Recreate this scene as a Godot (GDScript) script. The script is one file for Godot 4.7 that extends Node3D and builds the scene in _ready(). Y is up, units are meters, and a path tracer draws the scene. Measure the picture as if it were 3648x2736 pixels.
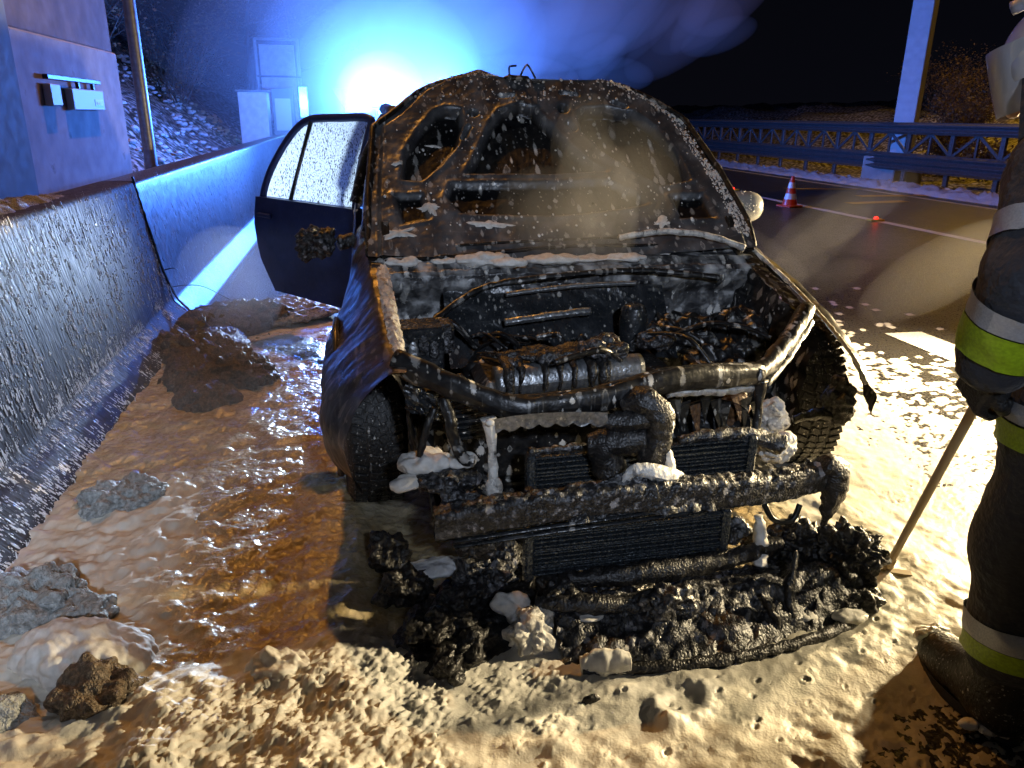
extends Node3D

# ------------------------------------------------------------------ state
var org := {}
var used := {}
var mats := {}
var rng := RandomNumberGenerator.new()
var na := FastNoiseLite.new()
var nb := FastNoiseLite.new()
var nc := FastNoiseLite.new()
var nd := FastNoiseLite.new()

# ------------------------------------------------------------------ mesh collector
class MB:
	var v := PackedVector3Array()
	var uv := PackedVector2Array()
	var ix := PackedInt32Array()
	var col := PackedColorArray()
	var paint := Color(1, 1, 1)
	static var soft: FastNoiseLite
	static var cells: FastNoiseLite
	func pt(p: Vector3, t := Vector2.ZERO) -> int:
		v.append(p)
		uv.append(t)
		col.append(paint)
		return v.size() - 1
	func tri(a: int, b: int, c: int) -> void:
		ix.append(a)
		ix.append(b)
		ix.append(c)
	func quad(a: int, b: int, c: int, d: int) -> void:
		ix.append(a)
		ix.append(b)
		ix.append(c)
		ix.append(a)
		ix.append(c)
		ix.append(d)
	# flat polygon with its own vertices
	func face(ps: Array) -> void:
		var s := v.size()
		for p in ps:
			pt(p, Vector2(p.x + p.z, p.y))
		for i in range(1, ps.size() - 1):
			tri(s, s + i, s + i + 1)
	# chamfered box given by centre, half axes and bevel
	func box(c: Vector3, h: Vector3, b := Basis.IDENTITY, e := 0.004) -> void:
		e = minf(e, 0.45 * minf(h.x, minf(h.y, h.z)))
		var sg := [-1.0, 1.0]
		var n := [Vector3.RIGHT, Vector3.UP, Vector3.BACK]
		var corner := func(s: Vector3, axis: int) -> Vector3:
			var q := Vector3(s.x * (h.x - e), s.y * (h.y - e), s.z * (h.z - e))
			q[axis] = s[axis] * h[axis]
			return c + b * q
		for a in 3:
			var o := (a + 1) % 3
			var w := (a + 2) % 3
			for s in sg:
				var l := []
				for k in [[-1, -1], [1, -1], [1, 1], [-1, 1]]:
					var q := Vector3.ZERO
					q[a] = s
					q[o] = k[0]
					q[w] = k[1]
					l.append(corner.call(q, a))
				if s < 0:
					l.reverse()
				face(l)
		for a in 3:
			var o := (a + 1) % 3
			var w := (a + 2) % 3
			for s in sg:
				for t in sg:
					var l := []
					for k in [[-1, o], [1, o], [1, w], [-1, w]]:
						var q := Vector3.ZERO
						q[a] = k[0]
						q[o] = s
						q[w] = t
						l.append(corner.call(q, k[1]))
					face(l)
		for x in sg:
			for y in sg:
				for z in sg:
					var q := Vector3(x, y, z)
					face([corner.call(q, 0), corner.call(q, 1), corner.call(q, 2)])
	# a bar from a to b with a rectangular section
	func bar(a: Vector3, b: Vector3, w: float, t: float, up := Vector3.UP, e := 0.003) -> void:
		var d := (b - a).normalized()
		var s := d.cross(up)
		if s.length() < 0.01:
			s = d.cross(Vector3.RIGHT)
		s = s.normalized()
		box((a + b) * 0.5, Vector3(w * 0.5, t * 0.5, a.distance_to(b) * 0.5), Basis(s, s.cross(d).normalized(), d), e)
	# tube through points; radius given per point; wob roughens it
	func tube(ps: Array, rs, sides := 10, cap := true, noise: FastNoiseLite = null, amp := 0.0, flat := Vector2.ONE) -> void:
		var n := ps.size()
		var up := Vector3.UP
		var first := v.size()
		var len := 0.0
		for i in n:
			var d: Vector3 = (ps[mini(i + 1, n - 1)] - ps[maxi(i - 1, 0)]).normalized()
			if i > 0:
				len += ps[i].distance_to(ps[i - 1])
			if i == 0:
				up = Vector3.UP if absf(d.y) < 0.9 else Vector3.RIGHT
			var s := d.cross(up).normalized()
			up = s.cross(d).normalized()
			var r: float = rs if rs is float else rs[i]
			for k in sides + 1:
				var a := TAU * k / sides
				var dir := s * cos(a) * flat.x + up * sin(a) * flat.y
				var p: Vector3 = ps[i] + dir * r
				if noise:
					var q: Vector3 = p if k < sides else ps[i] + (s * flat.x) * r
					p += dir * amp * (noise.get_noise_3dv(q) * 1.6)
				pt(p, Vector2(float(k) / sides, len))
		for i in n - 1:
			for k in sides:
				var a := first + i * (sides + 1) + k
				quad(a, a + 1, a + sides + 2, a + sides + 1)
		if cap:
			for e in 2:
				var base := first + (n - 1) * (sides + 1) * e
				var c := pt(ps[(n - 1) * e])
				for k in sides:
					tri(c, base + k + (1 - e), base + k + e)
	func lathe(prof: Array, xf: Transform3D, seg := 24) -> void:
		var first := v.size()
		var n := prof.size()
		for i in n:
			for k in seg + 1:
				var a := TAU * k / seg
				pt(xf * Vector3(prof[i].x * cos(a), prof[i].y, prof[i].x * sin(a)), Vector2(float(k) / seg, float(i) / n))
		for i in n - 1:
			for k in seg:
				var a := first + i * (seg + 1) + k
				quad(a, a + 1, a + seg + 2, a + seg + 1)
	# grid of points from f(u, v)
	func grid(f: Callable, nu: int, nv: int) -> void:
		var first := v.size()
		for j in nv + 1:
			for i in nu + 1:
				var t := Vector2(float(i) / nu, float(j) / nv)
				pt(f.call(t.x, t.y), t)
		for j in nv:
			for i in nu:
				var a := first + j * (nu + 1) + i
				quad(a, a + 1, a + nu + 2, a + nu + 1)
	# rough lump: an ellipsoid pushed in and out by noise, from even cube faces
	func lump(c: Vector3, r: Vector3, noise: FastNoiseLite, amp: float, n := 16, b := Basis.IDENTITY, ridge := 0.0) -> void:
		amp = minf(amp, 0.75 * minf(r.x, minf(r.y, r.z)))
		for f in 6:
			var ax := f >> 1
			var sg := 1.0 if f & 1 else -1.0
			var first := v.size()
			for j in n + 1:
				for i in n + 1:
					var q := Vector3.ZERO
					q[ax] = sg
					q[(ax + 1) % 3] = tan((2.0 * i / n - 1.0) * PI / 4)
					q[(ax + 2) % 3] = tan((2.0 * j / n - 1.0) * PI / 4)
					q = q.normalized()
					var p := c + b * (q * r)
					var s := 0.62 * soft.get_noise_3dv(p) + 0.2 * noise.get_noise_3dv(p)
					if ridge > 0.0:
						s += ridge * (-0.55 - cells.get_noise_3dv(p)) * 0.9
					pt(p + b * q * amp * s * 1.5, Vector2(float(i) / n, float(j) / n))
			for j in n:
				for i in n:
					var a := first + j * (n + 1) + i
					quad(a, a + 1, a + n + 2, a + n + 1)
	# outline of (x, y) pulled along z by depth, with a small bevel in front
	func prism(poly: PackedVector2Array, xf: Transform3D, depth: float) -> void:
		var idx := Geometry2D.triangulate_polygon(poly)
		var s := v.size()
		for z in [0.0, -depth]:
			for p in poly:
				pt(xf * Vector3(p.x, p.y, z), p)
		for i in range(0, idx.size(), 3):
			tri(s + idx[i], s + idx[i + 1], s + idx[i + 2])
			tri(s + poly.size() + idx[i], s + poly.size() + idx[i + 2], s + poly.size() + idx[i + 1])
		for i in poly.size():
			var k := (i + 1) % poly.size()
			face([xf * Vector3(poly[i].x, poly[i].y, 0), xf * Vector3(poly[k].x, poly[k].y, 0), xf * Vector3(poly[k].x, poly[k].y, -depth), xf * Vector3(poly[i].x, poly[i].y, -depth)])
	func mesh(off: Vector3, colors := false) -> ArrayMesh:
		var nn := PackedVector3Array()
		nn.resize(v.size())
		for i in range(0, ix.size(), 3):
			var a := ix[i]
			var b := ix[i + 1]
			var c := ix[i + 2]
			var k := (v[c] - v[a]).cross(v[b] - v[a])
			nn[a] += k
			nn[b] += k
			nn[c] += k
		for i in nn.size():
			nn[i] = nn[i].normalized() if nn[i].length_squared() > 1e-24 else Vector3.UP
		var w := v
		if off != Vector3.ZERO:
			w = Transform3D(Basis.IDENTITY, -off) * v
		var arr := []
		arr.resize(Mesh.ARRAY_MAX)
		arr[Mesh.ARRAY_VERTEX] = w
		arr[Mesh.ARRAY_NORMAL] = nn
		arr[Mesh.ARRAY_TEX_UV] = uv
		if colors:
			arr[Mesh.ARRAY_COLOR] = col
		arr[Mesh.ARRAY_INDEX] = ix
		var m := ArrayMesh.new()
		m.add_surface_from_arrays(Mesh.PRIMITIVE_TRIANGLES, arr)
		return m

# ------------------------------------------------------------------ a distance field on a grid, meshed as surface nets
class Field:
	var o: Vector3
	var c: float
	var n: Vector3i
	var d := PackedFloat32Array()
	func _init(lo: Vector3, hi: Vector3, cell: float) -> void:
		o = lo
		c = cell
		n = Vector3i(((hi - lo) / cell).ceil()) + Vector3i.ONE
		d.resize(n.x * n.y * n.z)
		d.fill(1.0)
	func capsule(a: Vector3, b: Vector3, ra: float, rb: float, k := 0.02, sq := Vector3.ONE) -> void:
		var pad := maxf(ra, rb) + maxf(k, 0.0) + 3.0 * c
		var lo := Vector3i(((a.min(b) - Vector3.ONE * pad - o) / c).floor()).clamp(Vector3i.ZERO, n - Vector3i.ONE)
		var hi := Vector3i(((a.max(b) + Vector3.ONE * pad - o) / c).ceil()).clamp(Vector3i.ZERO, n - Vector3i.ONE)
		var ab := (b - a) * sq
		var l := maxf(ab.length_squared(), 1e-9)
		for z in range(lo.z, hi.z + 1):
			for y in range(lo.y, hi.y + 1):
				var at := (z * n.y + y) * n.x
				for x in range(lo.x, hi.x + 1):
					var p := (o + Vector3(x, y, z) * c - a) * sq
					var t := clampf(p.dot(ab) / l, 0.0, 1.0)
					var e := (p - ab * t).length() - lerpf(ra, rb, t)
					var w := d[at + x]
					var h := maxf(k - absf(w - e), 0.0) / k
					d[at + x] = minf(w, e) - h * h * k * 0.25
	func at(p: Vector3) -> float:
		var q := ((p - o) / c)
		var i := Vector3i(q.floor()).clamp(Vector3i.ZERO, n - Vector3i(2, 2, 2))
		var f := (q - Vector3(i)).clamp(Vector3.ZERO, Vector3.ONE)
		var s := 0.0
		for k in 8:
			var g := Vector3i(k & 1, (k >> 1) & 1, k >> 2)
			s += d[((i.z + g.z) * n.y + i.y + g.y) * n.x + i.x + g.x] * (f.x if g.x else 1.0 - f.x) * (f.y if g.y else 1.0 - f.y) * (f.z if g.z else 1.0 - f.z)
		return s
	func into(m: MB) -> void:
		var cell := {}
		var sx := n.x
		var sxy := n.x * n.y
		for z in n.z - 1:
			for y in n.y - 1:
				for x in n.x - 1:
					var b := z * sxy + y * sx + x
					if absf(d[b]) > 2.0 * c:
						continue
					var mask := 0
					for k in 8:
						if d[b + (k & 1) + ((k >> 1) & 1) * sx + (k >> 2) * sxy] < 0.0:
							mask |= 1 << k
					if mask == 0 or mask == 255:
						continue
					var s := Vector3.ZERO
					var cnt := 0
					for k in 8:
						for ax in 3:
							if k & (1 << ax):
								continue
							var q := k | (1 << ax)
							if ((mask >> k) & 1) == ((mask >> q) & 1):
								continue
							var da := d[b + (k & 1) + ((k >> 1) & 1) * sx + (k >> 2) * sxy]
							var db := d[b + (q & 1) + ((q >> 1) & 1) * sx + (q >> 2) * sxy]
							var e := Vector3(k & 1, (k >> 1) & 1, k >> 2)
							e[ax] += da / (da - db)
							s += e
							cnt += 1
					cell[b] = m.pt(o + (Vector3(x, y, z) + s / cnt) * c)
		var step := [1, sx, sxy]
		for b in cell:
			for ax in 3:
				var e: int = step[ax]
				var p: int = step[(ax + 1) % 3]
				var q: int = step[(ax + 2) % 3]
				if (d[b] < 0.0) == (d[b + e] < 0.0):
					continue
				if cell.has(b - p) and cell.has(b - q) and cell.has(b - p - q):
					if d[b] < 0.0:
						m.quad(cell[b], cell[b - q], cell[b - p - q], cell[b - p])
					else:
						m.quad(cell[b], cell[b - p], cell[b - p - q], cell[b - q])

# ------------------------------------------------------------------ naming and placing
func numbered(called: String) -> String:
	if not used.has(called):
		used[called] = 0
		return called
	used[called] += 1
	return "%s_%03d" % [called, used[called]]

func tag(o: Node, label: String, category := "", group := "", kind := "") -> void:
	if label:
		o.set_meta("label", label)
	if category:
		o.set_meta("category", category)
	if group:
		o.set_meta("group", group)
	if kind:
		o.set_meta("kind", kind)

func thing(called: String, at: Vector3, label: String, category: String, group := "") -> Node3D:
	var o := Node3D.new()
	o.name = numbered(called)
	add_child(o, true)
	o.position = at
	org[o] = at
	tag(o, label, category, group)
	return o

# a part (parent given) or a one-mesh top-level thing (parent null, standing at `at`)
func put(called: String, m: MB, mat: Material, parent: Node3D = null, at := Vector3.ZERO, colors := false) -> MeshInstance3D:
	var o := MeshInstance3D.new()
	var base: Vector3 = at if parent == null else org[parent]
	o.mesh = m.mesh(base, colors)
	o.material_override = mat
	if parent == null:
		o.name = numbered(called)
		add_child(o, true)
		o.position = at
	else:
		var k := 0
		var nm := called
		while parent.has_node(NodePath(nm)):
			k += 1
			nm = "%s_%03d" % [called, k]
		o.name = nm
		parent.add_child(o, true)
	org[o] = base
	return o

func scatter(called: String, mesh: Mesh, mat: Material, xs: Array, parent: Node3D, label := "", category := "") -> MultiMeshInstance3D:
	var mm := MultiMesh.new()
	mm.transform_format = MultiMesh.TRANSFORM_3D
	mm.mesh = mesh
	mm.instance_count = xs.size()
	var base: Vector3 = org[parent] if parent else Vector3.ZERO
	for i in xs.size():
		var t: Transform3D = xs[i]
		t.origin -= base
		mm.set_instance_transform(i, t)
	var o := MultiMeshInstance3D.new()
	o.multimesh = mm
	o.material_override = mat
	o.set_meta("kind", "stuff")
	if parent:
		o.name = called
		parent.add_child(o, true)
	else:
		o.name = numbered(called)
		add_child(o, true)
		tag(o, label, category)
	return o

func curve(ps: Array, n: int) -> Array:
	var c := Curve3D.new()
	for i in ps.size():
		var t: Vector3 = (ps[mini(i + 1, ps.size() - 1)] - ps[maxi(i - 1, 0)]) / 6.0
		c.add_point(ps[i], -t, t)
	var out := []
	for i in n + 1:
		out.append(c.sample_baked(c.get_baked_length() * i / n, true))
	return out

# ------------------------------------------------------------------ textures and materials
func noise(sd: int, fr: float, oct := 4, kind := FastNoiseLite.TYPE_SIMPLEX_SMOOTH) -> FastNoiseLite:
	var f := FastNoiseLite.new()
	f.seed = sd
	f.noise_type = kind
	f.frequency = fr
	f.fractal_octaves = oct
	f.fractal_type = FastNoiseLite.FRACTAL_FBM
	return f

func ntex(f: FastNoiseLite, stops: Array, size := 512, stretch := 1.0) -> NoiseTexture2D:
	var t := NoiseTexture2D.new()
	t.width = size
	t.height = int(size * stretch)
	t.seamless = true
	t.noise = f
	t.normalize = true
	if stops:
		var g := Gradient.new()
		g.offsets = PackedFloat32Array(stops.map(func(s): return s[0]))
		g.colors = PackedColorArray(stops.map(func(s): return s[1]))
		t.color_ramp = g
	return t

func lin(r: float, g: float, b: float, a := 1.0) -> Color:
	var c := Color(r, g, b).linear_to_srgb()
	c.a = a
	return c

func grey(x: float) -> Color:
	return Color(x, x, x)

# splashes of foam: soft round spots, rings and drips, white with alpha
func splash(sd: int, count: int, rmin: float, rmax: float, drip: float, size := 512, tone := Color(0.86, 0.85, 0.82)) -> ImageTexture:
	var r := RandomNumberGenerator.new()
	r.seed = sd
	var a := PackedFloat32Array()
	a.resize(size * size)
	var wob := noise(sd + 7, 0.05, 3)
	for i in count:
		var cx := r.randi() % size
		var cy := r.randi() % size
		var rad := rmin * pow(rmax / rmin, pow(r.randf(), 2.6))
		var tall := 1.0 + (r.randf() * drip if r.randf() < 0.6 else 0.0)
		var ring := r.randf() < 0.06
		var full := r.randf_range(0.35, 1.0)
		var hh := int(rad * tall * 1.3) + 2
		var ww := int(rad * 1.3) + 2
		for y in range(-hh, hh + 1):
			for x in range(-ww, ww + 1):
				var fy := y / (rad * tall)
				var fx := x / (rad * (1.0 if y > 0 else lerpf(1.0, 0.35, clampf(-fy, 0.0, 1.0)) if drip > 0.5 else 1.0))
				var dd := sqrt(fx * fx + fy * fy) + 0.35 * wob.get_noise_2d((cx + x) * 40.0 / rad, (cy + y) * 40.0 / rad)
				var k := clampf((1.0 - dd) * rad * 0.6, 0.0, 1.0) * full
				if ring and dd < 0.62:
					k *= 0.25
				var at := posmod(cy + y, size) * size + posmod(cx + x, size)
				if k > a[at]:
					a[at] = k
	var bytes := PackedByteArray()
	bytes.resize(size * size * 4)
	for i in size * size:
		bytes[i * 4] = int(tone.r * 255)
		bytes[i * 4 + 1] = int(tone.g * 255)
		bytes[i * 4 + 2] = int(tone.b * 255)
		bytes[i * 4 + 3] = int(a[i] * 255)
	return ImageTexture.create_from_image(Image.create_from_data(size, size, false, Image.FORMAT_RGBA8, bytes))

func mat(called: String, base: Color, rough: float, metal := 0.0) -> StandardMaterial3D:
	var m := StandardMaterial3D.new()
	m.resource_name = called
	m.albedo_color = base
	m.roughness = rough
	m.metallic = metal
	mats[called] = m
	return m

func tri(m: StandardMaterial3D, per_metre: float, world := false) -> void:
	m.uv1_triplanar = true
	m.uv1_world_triplanar = world
	m.uv1_scale = Vector3.ONE * per_metre

var grains := {}

# grain shared between materials: 0 fine, 1 cells, 2 very fine, 3 broad; lo is its darkest value
func grain(k: int, lo: float, size: int) -> Texture2D:
	lo = snappedf(lo, 0.2)
	var key := "%d_%.1f" % [k, lo]
	if not grains.has(key):
		var f := noise(22 + k, [0.03, 0.045, 0.07, 0.02][k], 5, FastNoiseLite.TYPE_CELLULAR if k == 1 else FastNoiseLite.TYPE_SIMPLEX_SMOOTH)
		grains[key] = ntex(f, [[0.0, grey(lo)], [1.0, grey(1.0)]], 512)
	return grains[key]

func worn(called: String, f: FastNoiseLite, stops: Array, rlo: float, rhi: float, per_metre: float, bump := 0.0, metal := 0.0, spots: Texture2D = null, f2: FastNoiseLite = null, size := 512) -> StandardMaterial3D:
	var m := mat(called, Color.WHITE, 1.0, metal)
	m.albedo_texture = ntex(f, stops, size)
	var k := 0
	if f2:
		k = 1 if f2.noise_type == FastNoiseLite.TYPE_CELLULAR else (2 if f2.frequency >= 0.045 else (0 if f2.frequency >= 0.025 else 3))
	m.roughness = rhi
	m.roughness_texture = grain(k, clampf(rlo / rhi, 0.2, 0.9), size)
	m.roughness_texture_channel = BaseMaterial3D.TEXTURE_CHANNEL_RED
	if bump > 0.0:
		m.heightmap_enabled = true
		m.heightmap_texture = grain(k, 0.0, size)
		m.heightmap_scale = bump
	if spots:
		m.detail_enabled = true
		m.detail_albedo = spots
		m.detail_blend_mode = BaseMaterial3D.BLEND_MODE_MIX
	tri(m, per_metre)
	return m

func materials() -> void:
	var drops := splash(3, 240, 1.6, 17.0, 1.6)
	var fine := splash(5, 300, 1.2, 9.0, 0.8)
	var heavy := splash(9, 520, 3.0, 46.0, 0.8)
	var frost := splash(12, 170, 1.5, 16.0, 0.3, 512, Color(0.66, 0.66, 0.68))
	# burnt sheet metal: soot, scale and a little rust, wet
	worn("sheet", noise(21, 0.012, 5), [[0.0, lin(0.006, 0.006, 0.007)], [0.45, lin(0.014, 0.013, 0.013)], [0.62, lin(0.03, 0.026, 0.022)], [0.8, lin(0.016, 0.013, 0.01)], [1.0, lin(0.05, 0.03, 0.016)]], 0.22, 0.62, 1.9, 0.25, 0.25, drops, noise(22, 0.03, 5))
	worn("hood_inside", noise(23, 0.01, 5), [[0.0, lin(0.024, 0.026, 0.031)], [0.5, lin(0.058, 0.06, 0.066)], [0.75, lin(0.125, 0.128, 0.135)], [1.0, lin(0.22, 0.222, 0.23)]], 0.2, 0.55, 1.3, 0.3, 0.15, splash(8, 330, 1.4, 9.0, 1.8), noise(24, 0.03, 5))
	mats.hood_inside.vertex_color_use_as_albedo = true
	worn("fender", noise(25, 0.008, 4), [[0.0, lin(0.01, 0.01, 0.012)], [0.5, lin(0.022, 0.019, 0.018)], [0.72, lin(0.035, 0.026, 0.02)], [0.88, lin(0.06, 0.032, 0.014)], [1.0, lin(0.11, 0.05, 0.016)]], 0.16, 0.5, 1.6, 0.12, 0.3, splash(31, 560, 1.5, 10.0, 5.0, 512, Color(0.55, 0.5, 0.46)), noise(26, 0.02, 4))
	worn("char", noise(41, 0.03, 5), [[0.0, lin(0.004, 0.004, 0.004)], [0.55, lin(0.012, 0.011, 0.011)], [0.76, lin(0.035, 0.032, 0.03)], [0.88, lin(0.16, 0.15, 0.14)], [1.0, lin(0.4, 0.38, 0.35)]], 0.24, 0.6, 3.0, 0.4, 0.0, null, noise(42, 0.05, 5))
	worn("char_frosted", noise(43, 0.022, 5), [[0.0, lin(0.006, 0.006, 0.007)], [0.5, lin(0.011, 0.011, 0.012)], [0.66, lin(0.03, 0.03, 0.032)], [0.8, lin(0.16, 0.16, 0.17)], [1.0, lin(0.45, 0.45, 0.45)]], 0.24, 0.6, 3.0, 0.4, 0.0, frost, noise(44, 0.05, 5))
	worn("engine", noise(45, 0.02, 5), [[0.0, lin(0.004, 0.004, 0.005)], [0.5, lin(0.01, 0.01, 0.0105)], [0.8, lin(0.025, 0.024, 0.024)], [0.92, lin(0.09, 0.088, 0.086)], [1.0, lin(0.2, 0.18, 0.16)]], 0.18, 0.55, 2.0, 0.3, 0.2, drops, noise(46, 0.02, 5))
	worn("bare_alloy", noise(47, 0.02, 4), [[0.0, lin(0.12, 0.13, 0.14)], [0.6, lin(0.32, 0.33, 0.34)], [1.0, lin(0.5, 0.5, 0.5)]], 0.25, 0.5, 4.0, 0.2, 0.8, fine)
	worn("fin", noise(48, 0.03, 4), [[0.0, lin(0.03, 0.036, 0.042)], [0.6, lin(0.09, 0.105, 0.12)], [1.0, lin(0.2, 0.22, 0.24)]], 0.15, 0.4, 5.0, 0.2, 0.7)
	worn("foamed_metal", noise(49, 0.014, 5), [[0.0, lin(0.02, 0.02, 0.02)], [0.38, lin(0.08, 0.075, 0.07)], [0.5, lin(0.32, 0.31, 0.29)], [1.0, lin(0.55, 0.54, 0.51)]], 0.25, 0.65, 3.2, 0.5, 0.0, heavy, noise(50, 0.03, 5))
	worn("cowl", noise(51, 0.012, 5), [[0.0, lin(0.01, 0.01, 0.012)], [0.42, lin(0.025, 0.025, 0.027)], [0.56, lin(0.1, 0.1, 0.1)], [0.68, lin(0.3, 0.3, 0.3)], [1.0, lin(0.55, 0.54, 0.52)]], 0.2, 0.6, 1.6, 0.5, 0.0, drops, noise(52, 0.03, 5))
	worn("insulation", noise(53, 0.01, 4), [[0.0, lin(0.008, 0.01, 0.012)], [0.6, lin(0.018, 0.02, 0.023)], [1.0, lin(0.05, 0.052, 0.055)]], 0.18, 0.42, 2.0, 0.3, 0.1, fine)
	worn("tyre", noise(55, 0.03, 4), [[0.0, lin(0.008, 0.008, 0.008)], [0.7, lin(0.018, 0.017, 0.016)], [1.0, lin(0.05, 0.045, 0.04)]], 0.35, 0.7, 4.0, 0.3, 0.0, fine)
	worn("rust", noise(57, 0.03, 4), [[0.0, lin(0.03, 0.015, 0.008)], [0.6, lin(0.1, 0.045, 0.015)], [1.0, lin(0.2, 0.1, 0.03)]], 0.5, 0.8, 4.0, 0.4)
	worn("door_paint", noise(58, 0.01, 4), [[0.0, lin(0.014, 0.026, 0.1)], [1.0, lin(0.03, 0.05, 0.17)]], 0.3, 0.5, 2.0, 0.05, 0.2, splash(61, 500, 1.0, 4.0, 3.0, 512, Color(0.4, 0.4, 0.42)))
	# foam and slush
	var bub := noise(63, 0.06, 4)
	var dry := worn("foam", noise(64, 0.01, 5), [[0.0, grey(0.82)], [1.0, grey(1.0)]], 0.4, 0.7, 3.0, 0.08, 0.0, null, bub)
	dry.vertex_color_use_as_albedo = true
	var wet := worn("foam_wet", noise(65, 0.008, 5), [[0.0, grey(0.75)], [1.0, grey(1.0)]], 0.17, 0.34, 2.2, 0.7, 0.0, null, noise(66, 0.022, 4))
	wet.vertex_color_use_as_albedo = true
	mat("bubble", lin(0.66, 0.65, 0.62), 0.25)
	worn("foam_lump", noise(67, 0.02, 5), [[0.0, lin(0.42, 0.4, 0.36)], [0.5, lin(0.62, 0.6, 0.56)], [1.0, lin(0.78, 0.77, 0.74)]], 0.45, 0.8, 3.0, 0.16, 0.0, null, noise(68, 0.03, 5))
	worn("ice_grey", noise(69, 0.025, 5), [[0.0, lin(0.08, 0.085, 0.08)], [0.4, lin(0.26, 0.27, 0.26)], [1.0, lin(0.6, 0.61, 0.6)]], 0.35, 0.8, 4.0, 0.8, 0.0, null, noise(70, 0.05, 5))
	worn("muck", noise(71, 0.03, 5), [[0.0, lin(0.02, 0.015, 0.01)], [0.45, lin(0.09, 0.065, 0.04)], [0.75, lin(0.24, 0.18, 0.12)], [1.0, lin(0.42, 0.36, 0.28)]], 0.3, 0.8, 4.0, 1.0, 0.0, null, noise(72, 0.05, 5))
	# road
	worn("asphalt", noise(73, 0.06, 5), [[0.0, lin(0.012, 0.012, 0.013)], [0.6, lin(0.03, 0.029, 0.028)], [0.85, lin(0.055, 0.053, 0.05)], [1.0, lin(0.12, 0.11, 0.1)]], 0.14, 0.46, 1.3, 0.5, 0.0, null, noise(74, 0.11, 4), 1024)
	worn("line_paint", noise(75, 0.05, 4), [[0.0, lin(0.32, 0.31, 0.29)], [0.4, lin(0.6, 0.59, 0.56)], [1.0, lin(0.78, 0.77, 0.74)]], 0.3, 0.6, 2.0, 0.3)
	worn("yellow_paint", noise(76, 0.05, 4), [[0.0, lin(0.3, 0.17, 0.02)], [1.0, lin(0.62, 0.38, 0.04)]], 0.3, 0.6, 2.0, 0.3)
	# wall: wet concrete with run marks
	var wall := worn("wall_concrete", noise(77, 0.012, 6), [[0.0, lin(0.02, 0.02, 0.021)], [0.4, lin(0.045, 0.044, 0.043)], [0.65, lin(0.085, 0.083, 0.08)], [1.0, lin(0.16, 0.155, 0.148)]], 0.24, 0.5, 1.1, 0.35, 0.0, null, noise(78, 0.06, 5), 1024)
	wall.metallic_specular = 0.6
	worn("wall_rough", noise(77, 0.012, 6), [[0.0, lin(0.03, 0.03, 0.033)], [0.5, lin(0.07, 0.07, 0.075)], [0.8, lin(0.11, 0.11, 0.112)], [1.0, lin(0.17, 0.17, 0.17)]], 0.5, 0.8, 1.1, 0.35, 0.0, null, noise(78, 0.06, 5), 1024).metallic_specular = 0.2
	for n in ["wall_concrete", "wall_rough"]:
		mats[n].uv1_scale = Vector3(1.3, 0.22, 1.3)
	worn("block_concrete", noise(79, 0.012, 6), [[0.0, lin(0.24, 0.24, 0.23)], [0.5, lin(0.31, 0.305, 0.295)], [0.85, lin(0.36, 0.355, 0.34)], [1.0, lin(0.2, 0.19, 0.17)]], 0.7, 0.95, 0.5)
	worn("dimmed_concrete", noise(80, 0.01, 5), [[0.0, lin(0.1, 0.08, 0.07)], [1.0, lin(0.2, 0.16, 0.14)]], 0.7, 0.95, 0.5)  # concrete above the headlamp beam, its dim brownish light put into the colour
	worn("rail_steel", noise(82, 0.03, 4), [[0.0, lin(0.07, 0.07, 0.072)], [1.0, lin(0.16, 0.16, 0.162)]], 0.45, 0.7, 1.2, 0.06, 0.4)
	worn("steel_grey", noise(81, 0.01, 4), [[0.0, lin(0.14, 0.16, 0.15)], [1.0, lin(0.2, 0.22, 0.21)]], 0.65, 0.85, 0.6, 0.05, 0.2)
	worn("galvanised", noise(83, 0.03, 4, FastNoiseLite.TYPE_CELLULAR), [[0.0, lin(0.24, 0.25, 0.26)], [1.0, lin(0.42, 0.43, 0.44)]], 0.3, 0.55, 1.2, 0.06, 0.75)
	worn("white_steel", noise(85, 0.02, 4), [[0.0, lin(0.42, 0.42, 0.42)], [1.0, lin(0.6, 0.6, 0.6)]], 0.35, 0.6, 0.5, 0.04)
	mat("mirror_paint", lin(0.4, 0.4, 0.4), 0.25, 0.3)
	mat("panel_beige", lin(0.5, 0.47, 0.38), 0.5)
	mat("dark_steel", lin(0.03, 0.03, 0.032), 0.4, 0.5)
	mat("sticker_red", lin(0.5, 0.03, 0.02), 0.5)
	mat("sticker_white", lin(0.7, 0.7, 0.7), 0.5)
	# hillside
	worn("hill_soil", noise(87, 0.02, 6), [[0.0, lin(0.012, 0.009, 0.007)], [0.42, lin(0.035, 0.026, 0.018)], [0.56, lin(0.09, 0.065, 0.04)], [0.64, lin(0.5, 0.49, 0.48)], [1.0, lin(0.78, 0.78, 0.78)]], 0.6, 0.95, 0.35, 2.0, 0.0, null, null, 1024)
	worn("hill_snow", noise(88, 0.03, 6), [[0.0, lin(0.02, 0.015, 0.01)], [0.46, lin(0.06, 0.045, 0.025)], [0.56, lin(0.45, 0.44, 0.43)], [1.0, lin(0.75, 0.75, 0.75)]], 0.6, 0.95, 0.2, 2.0, 0.0, null, null, 1024)
	worn("snow", noise(89, 0.04, 4), [[0.0, lin(0.45, 0.44, 0.43)], [1.0, lin(0.8, 0.8, 0.8)]], 0.5, 0.85, 2.0, 0.6)
	mat("bark", lin(0.045, 0.035, 0.026), 0.85)
	var leaf := mat("dead_leaf", lin(0.11, 0.07, 0.03), 0.7)
	leaf.backlight_enabled = true
	leaf.backlight = Color(0.25, 0.16, 0.06)
	mat("twig", lin(0.008, 0.007, 0.006), 0.5)
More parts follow.
